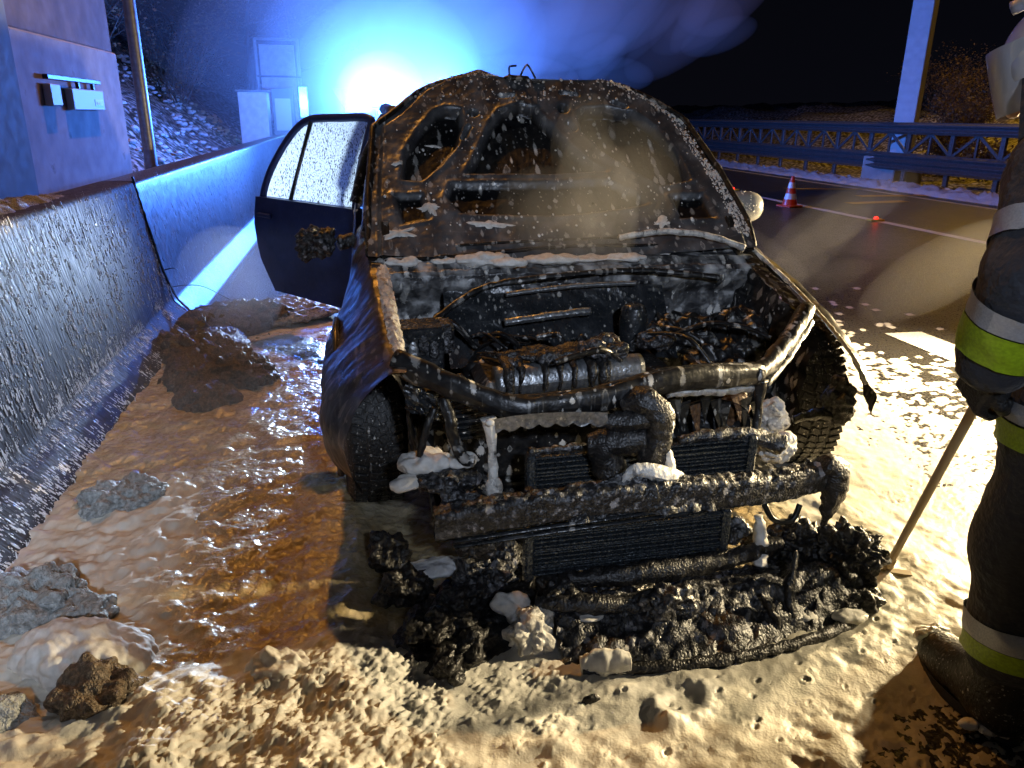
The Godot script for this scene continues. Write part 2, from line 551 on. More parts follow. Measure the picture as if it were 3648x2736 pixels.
	# clothing
	var cloth := worn("fire_cloth", noise(91, 0.05, 5), [[0.0, lin(0.006, 0.007, 0.011)], [1.0, lin(0.016, 0.018, 0.026)]], 0.6, 0.85, 3.0, 0.5)
	cloth.rim_enabled = true
	cloth.rim = 0.2
	worn("glove", noise(92, 0.05, 5), [[0.0, lin(0.006, 0.006, 0.006)], [1.0, lin(0.018, 0.017, 0.016)]], 0.45, 0.7, 8.0, 0.3)
	worn("boot_leather", noise(93, 0.04, 5), [[0.0, lin(0.004, 0.004, 0.004)], [1.0, lin(0.012, 0.0115, 0.011)]], 0.35, 0.6, 5.0, 0.3, 0.0, fine)
	worn("tape_silver", noise(94, 0.08, 4), [[0.0, lin(0.24, 0.25, 0.27)], [1.0, lin(0.4, 0.41, 0.44)]], 0.3, 0.5, 4.0, 0.1, 0.2)
	worn("tape_yellow", noise(95, 0.05, 4), [[0.0, lin(0.14, 0.21, 0.006)], [1.0, lin(0.33, 0.48, 0.012)]], 0.4, 0.6, 4.0, 0.1)
	mat("skin", lin(0.4, 0.24, 0.17), 0.55)
	mat("helmet_shell", lin(0.55, 0.56, 0.58), 0.12, 0.3)
	mat("visor", lin(0.5, 0.52, 0.56), 0.14, 0.35)
	mat("wood_pole", lin(0.34, 0.25, 0.14), 0.45)
	mat("yellow_plastic", lin(0.6, 0.42, 0.03), 0.4)
	mat("cone_red", lin(0.62, 0.06, 0.02), 0.4)
	mat("cone_white", lin(0.75, 0.75, 0.75), 0.35)
	mat("black_rubber", lin(0.015, 0.015, 0.015), 0.6)
	mat("car_white", lin(0.65, 0.66, 0.68), 0.2)
	mat("car_orange", lin(0.6, 0.2, 0.02), 0.25)
	var gl := mat("dark_glass", lin(0.01, 0.012, 0.014), 0.05)
	gl.metallic_specular = 0.7
	# wet, steamed-up pane: frosted, lets light through scattered
	var pane := mat("steamed_glass", lin(0.74, 0.78, 0.8), 0.3)
	pane.backlight_enabled = true
	pane.backlight = Color(1, 1, 1)
	pane.albedo_texture = ntex(noise(97, 0.05, 4), [[0.0, grey(0.35)], [0.3, grey(0.8)], [0.5, grey(1.0)], [1.0, grey(1.0)]], 512)
	pane.uv1_scale = Vector3(2.0, 1.2, 1.0)
	var g1 := mat("glow_blue", lin(0.1, 0.3, 1.0), 0.3)
	g1.emission_enabled = true
	g1.emission = Color(0.35, 0.75, 1.0)
	g1.emission_energy_multiplier = 8.0
	var g2 := mat("glow_white", lin(0.9, 0.92, 1.0), 0.3)
	g2.emission_enabled = true
	g2.emission = Color(0.9, 0.95, 1.0)
	g2.emission_energy_multiplier = 3.0
	var g3 := mat("glow_warm", lin(1.0, 0.9, 0.7), 0.3)
	g3.emission_enabled = true
	g3.emission = Color(1.0, 0.88, 0.62)
	g3.emission_energy_multiplier = 6.0
	var g4 := mat("glow_sodium", lin(1.0, 0.6, 0.2), 0.3)
	g4.emission_enabled = true
	g4.emission = Color(1.0, 0.7, 0.3)
	g4.emission_energy_multiplier = 6.0
	var g5 := mat("glow_sign", lin(0.6, 0.9, 0.95), 0.3)
	g5.emission_enabled = true
	g5.emission = Color(0.55, 0.95, 1.0)
	g5.emission_energy_multiplier = 1.3
	var g6 := mat("glow_red", lin(1.0, 0.15, 0.1), 0.3)
	g6.emission_enabled = true
	g6.emission = Color(1.0, 0.16, 0.1)
	g6.emission_energy_multiplier = 2.5

# ------------------------------------------------------------------ the scene
func _ready() -> void:
	rng.seed = 11
	# camera
	var cam := Camera3D.new()
	cam.name = "camera"
	cam.position = Vector3(0, 1.38, 0)
	cam.rotation = Vector3(deg_to_rad(-19.2), deg_to_rad(-11.1), deg_to_rad(0.6))
	cam.fov = 53.0
	cam.near = 0.05
	cam.far = 400.0
	add_child(cam)
	# night sky
	var sky := ProceduralSkyMaterial.new()
	sky.sky_top_color = Color(0.010, 0.012, 0.022)
	sky.sky_horizon_color = Color(0.03, 0.032, 0.055)
	sky.sky_curve = 0.2
	sky.ground_bottom_color = Color(0.01, 0.01, 0.015)
	sky.ground_horizon_color = Color(0.02, 0.02, 0.03)
	var env := Environment.new()
	env.background_mode = Environment.BG_SKY
	env.sky = Sky.new()
	env.sky.sky_material = sky
	env.background_energy_multiplier = 1.0
	env.tonemap_mode = Environment.TONE_MAPPER_LINEAR
	env.tonemap_exposure = 1.0
	env.sdfgi_enabled = true
	env.ssao_enabled = true
	env.ssil_enabled = true
	env.volumetric_fog_enabled = true
	env.volumetric_fog_density = 0.0
	var we := WorldEnvironment.new()
	we.name = "world_environment"
	we.environment = env
	add_child(we)
	# noises used for shaping
	na = noise(101, 9.0, 4)
	nb = noise(102, 28.0, 4)
	nc = noise(103, 2.2, 3)
	nd = noise(104, 55.0, 3)
	MB.soft = noise(105, 13.0, 3)
	MB.cells = noise(106, 42.0, 2, FastNoiseLite.TYPE_CELLULAR)
	materials()
	terrain()
	foam_ground()
	barrier()
	behind_barrier()
	right_side()
	burnt_car()
	debris()
	lumps()
	fire_fighter()
	lamps()
	patrol_car()
	smoke()

# a lamp: light just in front of a glowing face
func spot(parent: Node3D, at: Vector3, to: Vector3, color: Color, energy: float, angle: float, size := 0.06, soft := 0.4) -> void:
	var l := SpotLight3D.new()
	l.name = "lamp_light"
	parent.add_child(l, true)
	l.position = at - org[parent]
	l.basis = Basis.looking_at(to - at, Vector3.UP)
	l.light_color = color
	l.light_energy = energy
	l.spot_angle = angle
	l.spot_angle_attenuation = soft
	l.spot_range = 60.0
	l.spot_attenuation = 2.0
	l.light_size = size
	l.shadow_enabled = true

func omni(parent: Node3D, at: Vector3, color: Color, energy: float, size := 0.05) -> void:
	var l := OmniLight3D.new()
	l.name = "lamp_light"
	parent.add_child(l, true)
	l.position = at - org[parent]
	l.light_color = color
	l.light_energy = energy
	l.omni_range = 60.0
	l.omni_attenuation = 2.0
	l.light_size = size
	l.shadow_enabled = true

# a floodlight head on a tripod; returns nothing, the lamp is part of it
func tripod_flood(at: Vector3, to: Vector3, label: String, glow: String, color: Color, energy: float, angle: float) -> void:
	var t := thing("floodlight", Vector3(at.x, 0, at.z), label, "floodlight", "")
	var f := (to - at).normalized()
	var b := Basis.looking_at(f, Vector3.UP)
	var m := MB.new()
	m.tube([Vector3(at.x, 0.45, at.z), at - f * 0.1 - Vector3(0, 0.12, 0)], 0.016, 10)
	put("mast", m, mats.dark_steel, t)
	for k in 3:
		m = MB.new()
		var a := TAU * k / 3 + 0.3
		m.tube([Vector3(at.x, 0.6, at.z), Vector3(at.x + 0.5 * cos(a), 0.015, at.z + 0.5 * sin(a))], 0.013, 8)
		put("leg", m, mats.dark_steel, t)
	m = MB.new()
	m.box(at - f * 0.075, Vector3(0.15, 0.11, 0.05), b, 0.012)
	for k in 5:
		m.box(at - f * 0.14 + b.x * (k - 2) * 0.05, Vector3(0.004, 0.09, 0.02), b, 0.001)
	put("housing", m, mats.dark_steel, t)
	m = MB.new()
	m.box(at - f * 0.02, Vector3(0.12, 0.085, 0.004), b, 0.001)
	put("lamp_glass", m, mats[glow], t)
	spot(t, at + f * 0.03, to, color, energy, angle, 0.09, 1.0)

func lamps() -> void:
	tripod_flood(Vector3(4.7, 1.0, -3.55), Vector3(0.6, 0.3, -2.4), "warm white floodlight on a low tripod standing on the wet road", "glow_warm", Color(1.0, 0.89, 0.68), 60.0, 74.0)
	tripod_flood(Vector3(4.75, 1.8, -1.9), Vector3(-0.15, 0.0, -1.56), "narrow warm floodlight on a tripod aimed at the foam before the wreck", "glow_warm", Color(1.0, 0.91, 0.73), 46.0, 10.0)
	tripod_flood(Vector3(-0.1, 2.0, 1.6), Vector3(-1.3, 0.36, -2.5), "added cool white light on a tripod, standing in for an unseen lamp, aimed at the snow clods", "glow_white", Color(0.84, 0.9, 1.0), 16.0, 12.0)  # added, stands in for an unseen cool lamp behind the camera
	tripod_flood(Vector3(0.4, 2.3, 1.4), Vector3(0.8, 0.8, -2.7), "added cool white fill light on a tripod aimed at the open bonnet", "glow_white", Color(0.84, 0.9, 1.0), 9.0, 19.0)  # added fill light that brings out the bonnet ribs

func street_lamp(base: Vector3, height: float, arm: Vector3, label: String, energy: float, group: String, tint := Color(1.0, 0.68, 0.29)) -> void:
	var t := thing("street_lamp", base, label, "street lamp", group)
	var top := base + Vector3(0, height, 0)
	var m := MB.new()
	m.tube([base, base + Vector3(0, height * 0.5, 0), top], [0.075, 0.062, 0.05], 14)
	put("pole", m, mats.galvanised, t)
	m = MB.new()
	m.tube(curve([top - Vector3(0, 0.1, 0), top + arm * 0.35 + Vector3(0, 0.3, 0), top + arm + Vector3(0, 0.35, 0)], 8), 0.035, 10)
	put("arm", m, mats.galvanised, t)
	var h := top + arm + Vector3(0, 0.33, 0)
	var f := Vector3(arm.x, 0, arm.z).normalized()
	m = MB.new()
	m.box(h + f * 0.25, Vector3(0.14, 0.06, 0.34), Basis.looking_at(f), 0.03)
	put("lamp_head", m, mats.steel_grey, t)
	m = MB.new()
	m.box(h + f * 0.28 - Vector3(0, 0.067, 0), Vector3(0.1, 0.006, 0.2), Basis.looking_at(f), 0.002)
	put("lamp_glass", m, mats.glow_sodium, t)
	m = MB.new()
	m.box(base + Vector3(0, 0.02, 0), Vector3(0.13, 0.02, 0.13))
	put("base_plate", m, mats.galvanised, t)
	spot(t, h + f * 0.28 - Vector3(0, 0.1, 0), h + f * 0.28 - Vector3(0, 5, 0), tint, energy, 78.0, 0.12, 0.5)

# ------------------------------------------------------------------ ground, road and hills
func terrain() -> void:
	var m := MB.new()
	m.grid(func(u: float, v: float): return Vector3(lerpf(-120, 120, u), -0.03, lerpf(60, -260, v)), 12, 16)
	tag(put("ground", m, mats.hill_soil), "", "", "", "structure")
	m = MB.new()
	m.grid(func(u: float, v: float):
		var z := lerpf(14, -150, v * v)
		return Vector3(lerpf(-1.5, 11.5, u), 0.0, z), 26, 60)
	tag(put("road", m, mats.asphalt), "", "", "", "structure")
	# painted lines
	m = MB.new()
	m.grid(func(u: float, v: float): return Vector3(7.32 - 0.006 * (v * 60) + (u - 0.5) * 0.16, 0.004, -7.0 - v * 70), 1, 40)
	tag(put("lane_line", m, mats.line_paint), "", "", "", "structure")
	m = MB.new()
	m.grid(func(u: float, v: float): return Vector3(10.3 + (u - 0.5) * 0.14, 0.004, -5.0 - v * 80), 1, 40)
	tag(put("edge_line", m, mats.line_paint), "", "", "", "structure")
	for k in 5:
		m = MB.new()
		var z0 := -4.5 + (3.0 if k == 0 else 0.0) - 9.0 * k - (0.0 if k == 0 else 1.5)
		m.grid(func(u: float, v: float): return Vector3(3.47 + u * 0.28, 0.004, z0 - v * 3.0), 2, 6)
		tag(put("dash_line", m, mats.line_paint), "", "", "", "structure")
	# yellow work-zone paint
	for q in [[8.3, -12.4, 1.3, 0.14, -0.25], [9.3, -13.6, 1.6, 0.14, 0.0], [8.7, -15.2, 2.4, 0.13, 0.35]]:
		m = MB.new()
		m.grid(func(u: float, v: float): return Vector3(q[0] + u * q[2], 0.008, q[1] + v * q[3] * 2.0 + u * q[4]), 4, 1)
		tag(put("yellow_line", m, mats.yellow_paint), "", "", "", "structure")
	# left hillside, steep behind the barrier
	var hn := noise(120, 0.25, 5)
	m = MB.new()
	m.grid(func(u: float, v: float):
		var z := lerpf(8, -90, pow(v, 1.3))
		var up := u * 26.0
		var x := -1.75 - up
		var y := 0.25 + maxf(0.0, up - 0.6 - 0.02 * maxf(0.0, -z - 14)) * 0.72
		return Vector3(x, y + 0.35 * hn.get_noise_2d(x * 1.5, z * 1.5) * minf(1.0, up) + 0.1 * hn.get_noise_2d(x * 9, z * 9) * minf(1.0, up), z), 90, 150)
	tag(put("hillside", m, mats.hill_soil), "", "", "", "structure")
	# right hillside beyond the guard rail
	m = MB.new()
	m.grid(func(u: float, v: float):
		var z := lerpf(6, -110, v)
		var up := u * 34.0
		var x := 12.4 + up
		var y := -0.02 + 1.7 * smoothstep(1.0, 8.0, up) + maxf(0.0, up - 12.0) * 0.05
		return Vector3(x, y + 0.6 * hn.get_noise_2d(x * 0.8, z * 0.8) * minf(1.0, up * 0.3) + 0.14 * hn.get_noise_2d(x * 7, z * 7) * minf(1.0, up), z), 70, 130)
	tag(put("far_hillside", m, mats.hill_snow), "", "", "", "structure")

# depth of foam on the road at a place: x is its height, y how wet and dirty it is
var car_z := PackedVector2Array()
func foam_at(x: float, z: float) -> Vector3:
	var big := nc.get_noise_2d(x, z)
	var mid := na.get_noise_2d(x * 0.8, z * 0.8)
	# wet brown sheet left of the car, dry popcorn in front, thin slush right
	var left := smoothstep(0.16, -0.1, x + 0.12 * big) * smoothstep(-5.6, -4.2, z + 0.3 * big)
	var front := smoothstep(-1.82, -1.6, z - 0.25 * clampf(-x - 0.15, -0.3, 0.3) + 0.06 * big) * smoothstep(0.85, 0.4, x + 0.1 * mid) * smoothstep(-0.72, -0.5, x + 0.06 * mid)
	var slush := smoothstep(0.25, 0.6, x) * smoothstep(-2.3, -1.7, z + 0.15 * big) * (1.0 - smoothstep(1.5, 2.1, x))
	var under := smoothstep(-0.2, 0.0, x) * smoothstep(1.95, 1.7, x) * smoothstep(-3.2, -2.2, z)
	var right := smoothstep(1.3, 1.6, x) * smoothstep(2.6, 1.6, x + 0.35 * (z + 2.4) + 0.5 * big) * smoothstep(-3.9, -2.7, z - 0.25 * (x - 2.0))
	var h := 0.0
	h = maxf(h, left * (0.052 + 0.014 * big + 0.01 * mid))
	# ripples of the run-off swirl round a centre
	var d := Vector2(x + 0.33, (z + 2.35) * 0.75)
	var sw := sin(34.0 * d.length() + 3.0 * big * 3.0 + 4.0 * mid)
	h += left * 0.0022 * sw * (1.0 - front)
	# popcorn
	var pop := 0.0
	if front > 0.0:
		pop = absf(nb.get_noise_2d(x * 0.8, z * 0.8)) + 0.8 * absf(nb.get_noise_2d(x * 1.5 + 9.0, z * 1.5)) + 0.3 * nd.get_noise_2d(x, z)
	h = maxf(h, 0.0) + front * (0.018 + 0.019 * pop + 0.014 * mid + 0.012 * big)
	h = maxf(h, under * (0.028 + 0.012 * mid))
	h = maxf(h, slush * (0.016 + 0.011 * big + 0.0035 * mid))
	h = maxf(h, right * (0.018 + 0.007 * mid + 0.004 * nb.get_noise_2d(x * 0.9, z * 0.9) + 0.02 * big) - (1.0 - right) * 0.012)
	# thrown flecks on the bare road to the right
	var fleck := smoothstep(1.3, 1.8, x) * smoothstep(-6.0, -3.0, z + 0.4 * (x - 2)) * smoothstep(4.2, 2.4, x)
	h = maxf(h, (0.9 * nd.get_noise_2d(x * 1.2 + 40, z * 1.8) + 0.2 * nb.get_noise_2d(x, z * 1.5) + 0.4 * mid + 0.4 * big - lerpf(0.7, 0.0, fleck)) * 0.009)
	# the bare patch in the near right corner
	var bare := smoothstep(0.75, 1.35, x + 0.55 * (z + 1.3) + 0.25 * mid + 0.2 * big) * smoothstep(-1.55, -1.2, z)
	h = lerpf(h, 0.004 * (nb.get_noise_2d(x * 0.8, z * 0.8) + 0.8 * nd.get_noise_2d(x, z) + 0.5 * mid - 0.02), clampf(bare * 1.3, 0.0, 1.0))
	var pale := smoothstep(-0.4, -0.72, x + 0.12 * big + 0.1 * mid) * smoothstep(-3.2, -2.5, z + 0.3 * big)
	var dirty := clampf(maxf(left * (1.0 - smoothstep(0.0, 0.15, front)) * (1.0 - 0.8 * pale) * (1.0 - 0.4 * clampf(mid * 2.0, 0, 1)), under * smoothstep(-1.7, -1.85, z) * (1.0 - right) * (1.0 - 0.6 * slush)), 0.0, 1.0)
	h += pale * left * 0.012 * (mid + 0.6 * nb.get_noise_2d(x * 0.5, z * 1.4))
	# a footprint trodden into the slush, with foam pushed up round it
	var fp := Vector2((x - 0.715) / 0.075, (z + 1.415 + 0.25 * (x - 0.715)) / 0.048).length()
	var rim := exp(-pow((fp - 1.05) * 2.4, 2.0))
	h += rim * (0.011 + 0.014 * mid) - 0.003 * smoothstep(0.9, 0.5, fp)
	var hump := exp(-pow(Vector2((x - 0.6) / 0.06, (z + 1.475) / 0.035).length(), 2.0)) + 0.8 * exp(-pow(Vector2((x - 0.37 + 0.5 * (z + 1.34)) / 0.06, (z + 1.34) / 0.02).length(), 2.0))
	h += 0.013 * hump
	return Vector3(h, dirty, maxf(slush * (1.0 - front), bare) * (1.0 - 0.8 * clampf(rim + hump, 0.0, 1.0)))

func foam_ground() -> void:
	var xs := PackedFloat32Array()
	var x := -1.26
	while x < 4.3:
		xs.append(x)
		x += 0.0062 if x < 1.7 else 0.0062 + (x - 1.7) * 0.012
	var zs := PackedFloat32Array()
	var z := -0.75
	while z > -6.0:
		zs.append(z)
		z -= 0.0058 * maxf(1.0, pow(-z / 1.6, 1.55))
	var nx := xs.size()
	var nz := zs.size()
	# crater bubbles in the slush
	var pits := []
	for i in 150:
		pits.append(Vector3(rng.randf_range(0.35, 1.5), rng.randf_range(-1.72, -1.1), rng.randf_range(0.004, 0.011)))
	var hh := PackedFloat32Array()
	hh.resize(nx * nz)
	var dd := PackedFloat32Array()
	dd.resize(nx * nz)
	var ww := PackedFloat32Array()
	ww.resize(nx * nz)
	for j in nz:
		for i in nx:
			var s := foam_at(xs[i], zs[j])
			hh[j * nx + i] = s.x
			dd[j * nx + i] = s.y
			ww[j * nx + i] = s.z
	for p in pits:
		for j in nz:
			if absf(zs[j] - p.y) > p.z * 2.0:
				continue
			for i in range(maxi(0, int((p.x + 1.26 - 0.03) / 0.0062)), mini(nx, int((p.x + 1.26 + 0.03) / 0.0062))):
				var r: float = Vector2(xs[i] - p.x, zs[j] - p.y).length() / p.z
				if r < 1.8 and hh[j * nx + i] > 0.004:
					hh[j * nx + i] += p.z * (0.2 * exp(-pow((r - 1.0) * 3.0, 2.0)) - 0.7 * smoothstep(0.9, 0.3, r))
	var dry := MB.new()
	var wet := MB.new()
	for part in 2:
		var m := dry if part == 0 else wet
		var id := PackedInt32Array()
		id.resize(nx * nz)
		id.fill(-1)
		for j in nz - 1:
			for i in nx - 1:
				var a := j * nx + i
				if hh[a] <= 0.0 and hh[a + 1] <= 0.0 and hh[a + nx] <= 0.0 and hh[a + nx + 1] <= 0.0:
					continue
				if (dd[a] > 0.45) != (part == 1):
					continue
				for b in [a, a + 1, a + nx + 1, a + nx]:
					if id[b] < 0:
						var px := xs[b % nx]
						var pz := zs[b / nx]
						var t := dd[b]
						var stain := clampf(0.5 + 0.9 * nc.get_noise_2d(px * 1.7 + 5.0, pz * 1.7), 0.0, 1.0)
						var c := Color(0.78, 0.75, 0.68).lerp(Color(0.74, 0.61, 0.36).lerp(Color(0.52, 0.37, 0.17), stain), t)
						m.paint = c.lerp(Color(0.4, 0.375, 0.31).lerp(Color(0.56, 0.53, 0.46), stain), ww[b] * (1.0 - t))
						id[b] = m.pt(Vector3(px, maxf(hh[b], -0.006), pz), Vector2(px, pz))
				m.quad(id[a], id[a + nx], id[a + nx + 1], id[a + 1])
	var f := put("foam", dry, mats.foam, null, Vector3.ZERO, true)
	tag(f, "cream coloured extinguishing foam lying on the road in front of and beside the wreck", "foam", "", "stuff")
	f = put("wet_foam", wet, mats.foam_wet, null, Vector3.ZERO, true)
	tag(f, "brown runny foam and water between the barrier and the wreck", "foam", "", "stuff")

# ------------------------------------------------------------------ concrete barrier on the left
func barrier_x(z: float) -> float:
	var far := maxf(0.0, -z - 16.0)
	return 0.0012 * far * far

func barrier() -> void:
	var prof := [Vector2(-1.3, -0.02), Vector2(-1.12, -0.02), Vector2(-1.122, 0.045), Vector2(-1.14, 0.062), Vector2(-1.2, 0.128), Vector2(-1.247, 0.172), Vector2(-1.262, 0.19), Vector2(-1.27, 0.215), Vector2(-1.33, 0.55), Vector2(-1.398, 0.935), Vector2(-1.404, 0.952), Vector2(-1.418, 0.964), Vector2(-1.5, 0.967), Vector2(-1.6, 0.964), Vector2(-1.612, 0.95), Vector2(-1.68, 0.5), Vector2(-1.75, 0.1), Vector2(-1.75, -0.02)]
	# lengths of the profile with more points on the long face
	var fine := []
	for i in prof.size() - 1:
		var steps := maxi(1, int(prof[i].distance_to(prof[i + 1]) / 0.05))
		for k in steps:
			fine.append(prof[i].lerp(prof[i + 1], float(k) / steps))
	fine.append(prof[-1])
	var labels := ["nearest wet concrete barrier segment, streaked with water drops beside the brown foam", "concrete barrier segment beside the open car door, between the two visible joints", "distant concrete barrier segment lit blue beyond the car door", "far concrete barrier segment before the grey cabinet", "farthest concrete barrier segments vanishing in the blue haze", "end of the concrete barrier line in the blue haze"]
	var z := 0.6
	for k in 6:
		var l := 6.0 if k < 4 else 12.0
		var z0 := z - 0.012
		var z1 := z - l + 0.012
		var at := Vector3(-1.4 + barrier_x(z), 0, (z0 + z1) * 0.5)
		var n := 60 if k < 2 else 16
		var m := MB.new()
		m.grid(func(u: float, v: float):
			var i := int(round(u * (fine.size() - 1)))
			var zz := lerpf(z0, z1, v)
			var w := 0.0015 * na.get_noise_2d(zz * 0.4, fine[i].y * 0.6)
			return Vector3(fine[i].x + barrier_x(zz) + w + 0.003 * (k % 2), fine[i].y, zz), fine.size() - 1, n)
		for e in [z0, z1]:
			var ps := []
			for p in prof:
				ps.append(Vector3(p.x + barrier_x(e) + 0.003 * (k % 2), p.y, e))
			m.face(ps)
		var o := put("concrete_barrier", m, mats.wall_rough if k == 0 else mats.wall_concrete, null, at)
		tag(o, labels[k], "barrier", "concrete barrier segments along the road edge")
		z -= l
	# water and foam drops running down the face
	var drop := SphereMesh.new()
	drop.radius = 1.0
	drop.height = 2.0
	drop.radial_segments = 7
	drop.rings = 4
	var xs := []
	for i in 26000:
		var zz := -1.4 - 9.5 * pow(rng.randf(), 1.7)
		var y := pow(rng.randf(), 0.8) * 0.95 + 0.01 if rng.randf() < 0.66 else rng.randf_range(0.01, 0.24)
		if na.get_noise_2d(zz * 0.3, y * 0.3) + 0.5 * rng.randf() < 0.05 + 0.09 * maxf(0.0, -zz - 4.5):
			continue
		var r := 0.0014 + 0.0042 * pow(rng.randf(), 3.0)
		var tall := 1.0 + 4.5 * pow(rng.randf(), 2.0)
		xs.append(on_wall(zz, y, r, tall))
		if rng.randf() < 0.3:
			for k in rng.randi_range(2, 5):
				xs.append(on_wall(zz + rng.randf_range(-0.003, 0.003), y + r * (tall + 3.0 * k), r * 0.5, 1.0 + 2.0 * rng.randf()))
	var md := mat("water_drop", lin(0.8, 0.81, 0.83), 0.12)
	md.metallic_specular = 0.8
	scatter("water_drops", drop, md, xs, null, "pale drops of water and foam running down the near concrete barrier", "drops")
	# old snow left on top of the near barrier
	var m := MB.new()
	m.grid(func(u: float, v: float):
		var zz := lerpf(-1.0, -4.9, v)
		var e := sin(PI * u) * smoothstep(0.0, 0.06, v) * smoothstep(1.0, 0.7, v)
		return Vector3(-1.66 + 0.2 * u + 0.03 * na.get_noise_2d(zz, 3.0) + 0.014 * nb.get_noise_2d(zz, u), 0.955 + e * (0.05 + 0.03 * na.get_noise_2d(zz, u * 0.2) + 0.018 * nb.get_noise_2d(zz, u * 0.2)), zz), 14, 220)
	tag(put("snow_strip", m, mats.ice_grey, null, Vector3(-1.56, 0.96, -3.0)), "strip of dirty old snow on top of the near barrier", "snow")

func on_wall(z: float, y: float, r: float, tall: float) -> Transform3D:
	var p := Vector3(-1.12, y, z)
	var up := Vector3(0, 1, 0)
	if y < 0.05:
		p.x = -1.121
	elif y < 0.19:
		p.x = lerpf(-1.122, -1.262, (y - 0.045) / 0.145)
		up = Vector3(-0.69, 0.72, 0)
	else:
		p.x = lerpf(-1.264, -1.398, (y - 0.19) / 0.745)
		up = Vector3(-0.18, 0.98, 0)
	var side := Vector3(0, 0, 1)
	var out := up.cross(side).normalized()
	if out.x < 0:
		out = -out
	return Transform3D(Basis(side * r, up * r * tall, out * r * 0.55), p)

# ------------------------------------------------------------------ behind the barrier
func bush(at: Vector3, height: float, spread: float, stems: int, sd: int, label: String, leaves := 0) -> void:
	var r := RandomNumberGenerator.new()
	r.seed = sd
	var t := thing("bare_shrub", at, label, "shrub", "bare shrubs on the hillside")
	var m := MB.new()
	var lf := MB.new()
	for k in stems:
		var a := r.randf() * TAU
		var p := at + Vector3(cos(a), 0, sin(a)) * spread * 0.15 * r.randf()
		var dir := Vector3(cos(a) * 0.6, 1.0, sin(a) * 0.6).normalized()
		var l := height * r.randf_range(0.55, 1.0)
		var ps := []
		for i in 7:
			ps.append(p)
			p += dir * l / 6.0
			dir = (dir + Vector3(r.randf_range(-0.3, 0.3), r.randf_range(-0.2, 0.12), r.randf_range(-0.3, 0.3))).normalized()
		m.tube(ps, range(7).map(func(i): return 0.016 * height / 3.0 * (1.0 - i / 7.5)), 5, false)
		for b in 9:
			var q: Vector3 = ps[r.randi_range(1, 6)]
			var bd := Vector3(r.randf_range(-1, 1), r.randf_range(0.0, 1.0), r.randf_range(-1, 1)).normalized()
			var bl := l * r.randf_range(0.12, 0.4)
			var e := q + bd * bl + Vector3(0, -0.05, 0)
			m.tube([q, q + bd * bl * 0.5, e], [0.006, 0.004, 0.002], 4, false)
			for c in 4:
				var q2 := q.lerp(e, r.randf_range(0.3, 1.0))
				m.tube([q2, q2 + Vector3(r.randf_range(-1, 1), r.randf_range(-0.3, 0.8), r.randf_range(-1, 1)) * bl * 0.45], [0.003, 0.0015], 3, false)
				for w in leaves:
					var lp := q2 + Vector3(r.randf_range(-1, 1), r.randf_range(-1, 1), r.randf_range(-1, 1)) * 0.22
					var lb := Basis(Vector3(r.randf_range(-1, 1), r.randf_range(-1, 1), r.randf_range(-1, 1)).normalized(), r.randf() * TAU)
					var ls := r.randf_range(0.025, 0.05)
					lf.face([lp - lb.x * ls, lp - lb.y * ls * 0.5, lp + lb.x * ls, lp + lb.y * ls * 0.5])
	put("branches", m, mats.bark, t)
	if leaves:
		put("leaves", lf, mats.dead_leaf, t)

func bare_tree(at: Vector3, height: float, sd: int, label: String) -> void:
	var r := RandomNumberGenerator.new()
	r.seed = sd
	var t := thing("bare_tree", at, label, "tree", "bare trees on the hillside")
	var m := MB.new()
	var ps := []
	for i in 9:
		ps.append(at + Vector3(0.1 * sin(i * 1.3 + sd), height * i / 8.0, 0.1 * cos(i * 0.9 + sd)))
	m.tube(ps, range(9).map(func(i): return height * 0.011 * (1.0 - i / 9.5)), 8, false)
	put("trunk", m, mats.bark, t)
	m = MB.new()
	var lf := MB.new()
	for b in 46:
		var y := r.randf_range(0.22, 0.98)
		var a := r.randf() * TAU
		var q := at + Vector3(0, height * y, 0)
		var l := height * 0.32 * (1.1 - y) + 0.4
		var d := Vector3(cos(a), r.randf_range(0.1, 0.7), sin(a)).normalized()
		var bp := [q]
		for i in 4:
			q += d * l / 4.0
			d = (d + Vector3(r.randf_range(-0.3, 0.3), r.randf_range(-0.1, 0.25), r.randf_range(-0.3, 0.3))).normalized()
			bp.append(q)
		m.tube(bp, [0.022, 0.017, 0.012, 0.008, 0.004], 4, false)
		for c in 9:
			var q2: Vector3 = bp[r.randi_range(1, 4)]
			var e := q2 + Vector3(r.randf_range(-1, 1), r.randf_range(-0.4, 0.9), r.randf_range(-1, 1)) * l * 0.4
			m.tube([q2, q2.lerp(e, 0.5) + Vector3(0, 0.03, 0), e], [0.007, 0.005, 0.002], 3, false)
			for w in 3:
				var lp := q2.lerp(e, r.randf()) + Vector3(r.randf_range(-1, 1), r.randf_range(-1, 1), r.randf_range(-1, 1)) * 0.15
				var lb := Basis(Vector3(r.randf_range(-1, 1), r.randf_range(-1, 1), r.randf_range(-1, 1)).normalized(), r.randf() * TAU)
				lf.face([lp - lb.x * 0.05, lp - lb.y * 0.022, lp + lb.x * 0.05, lp + lb.y * 0.022])
	put("crown", m, mats.bark, t)
	put("leaves", lf, mats.dead_leaf, t)

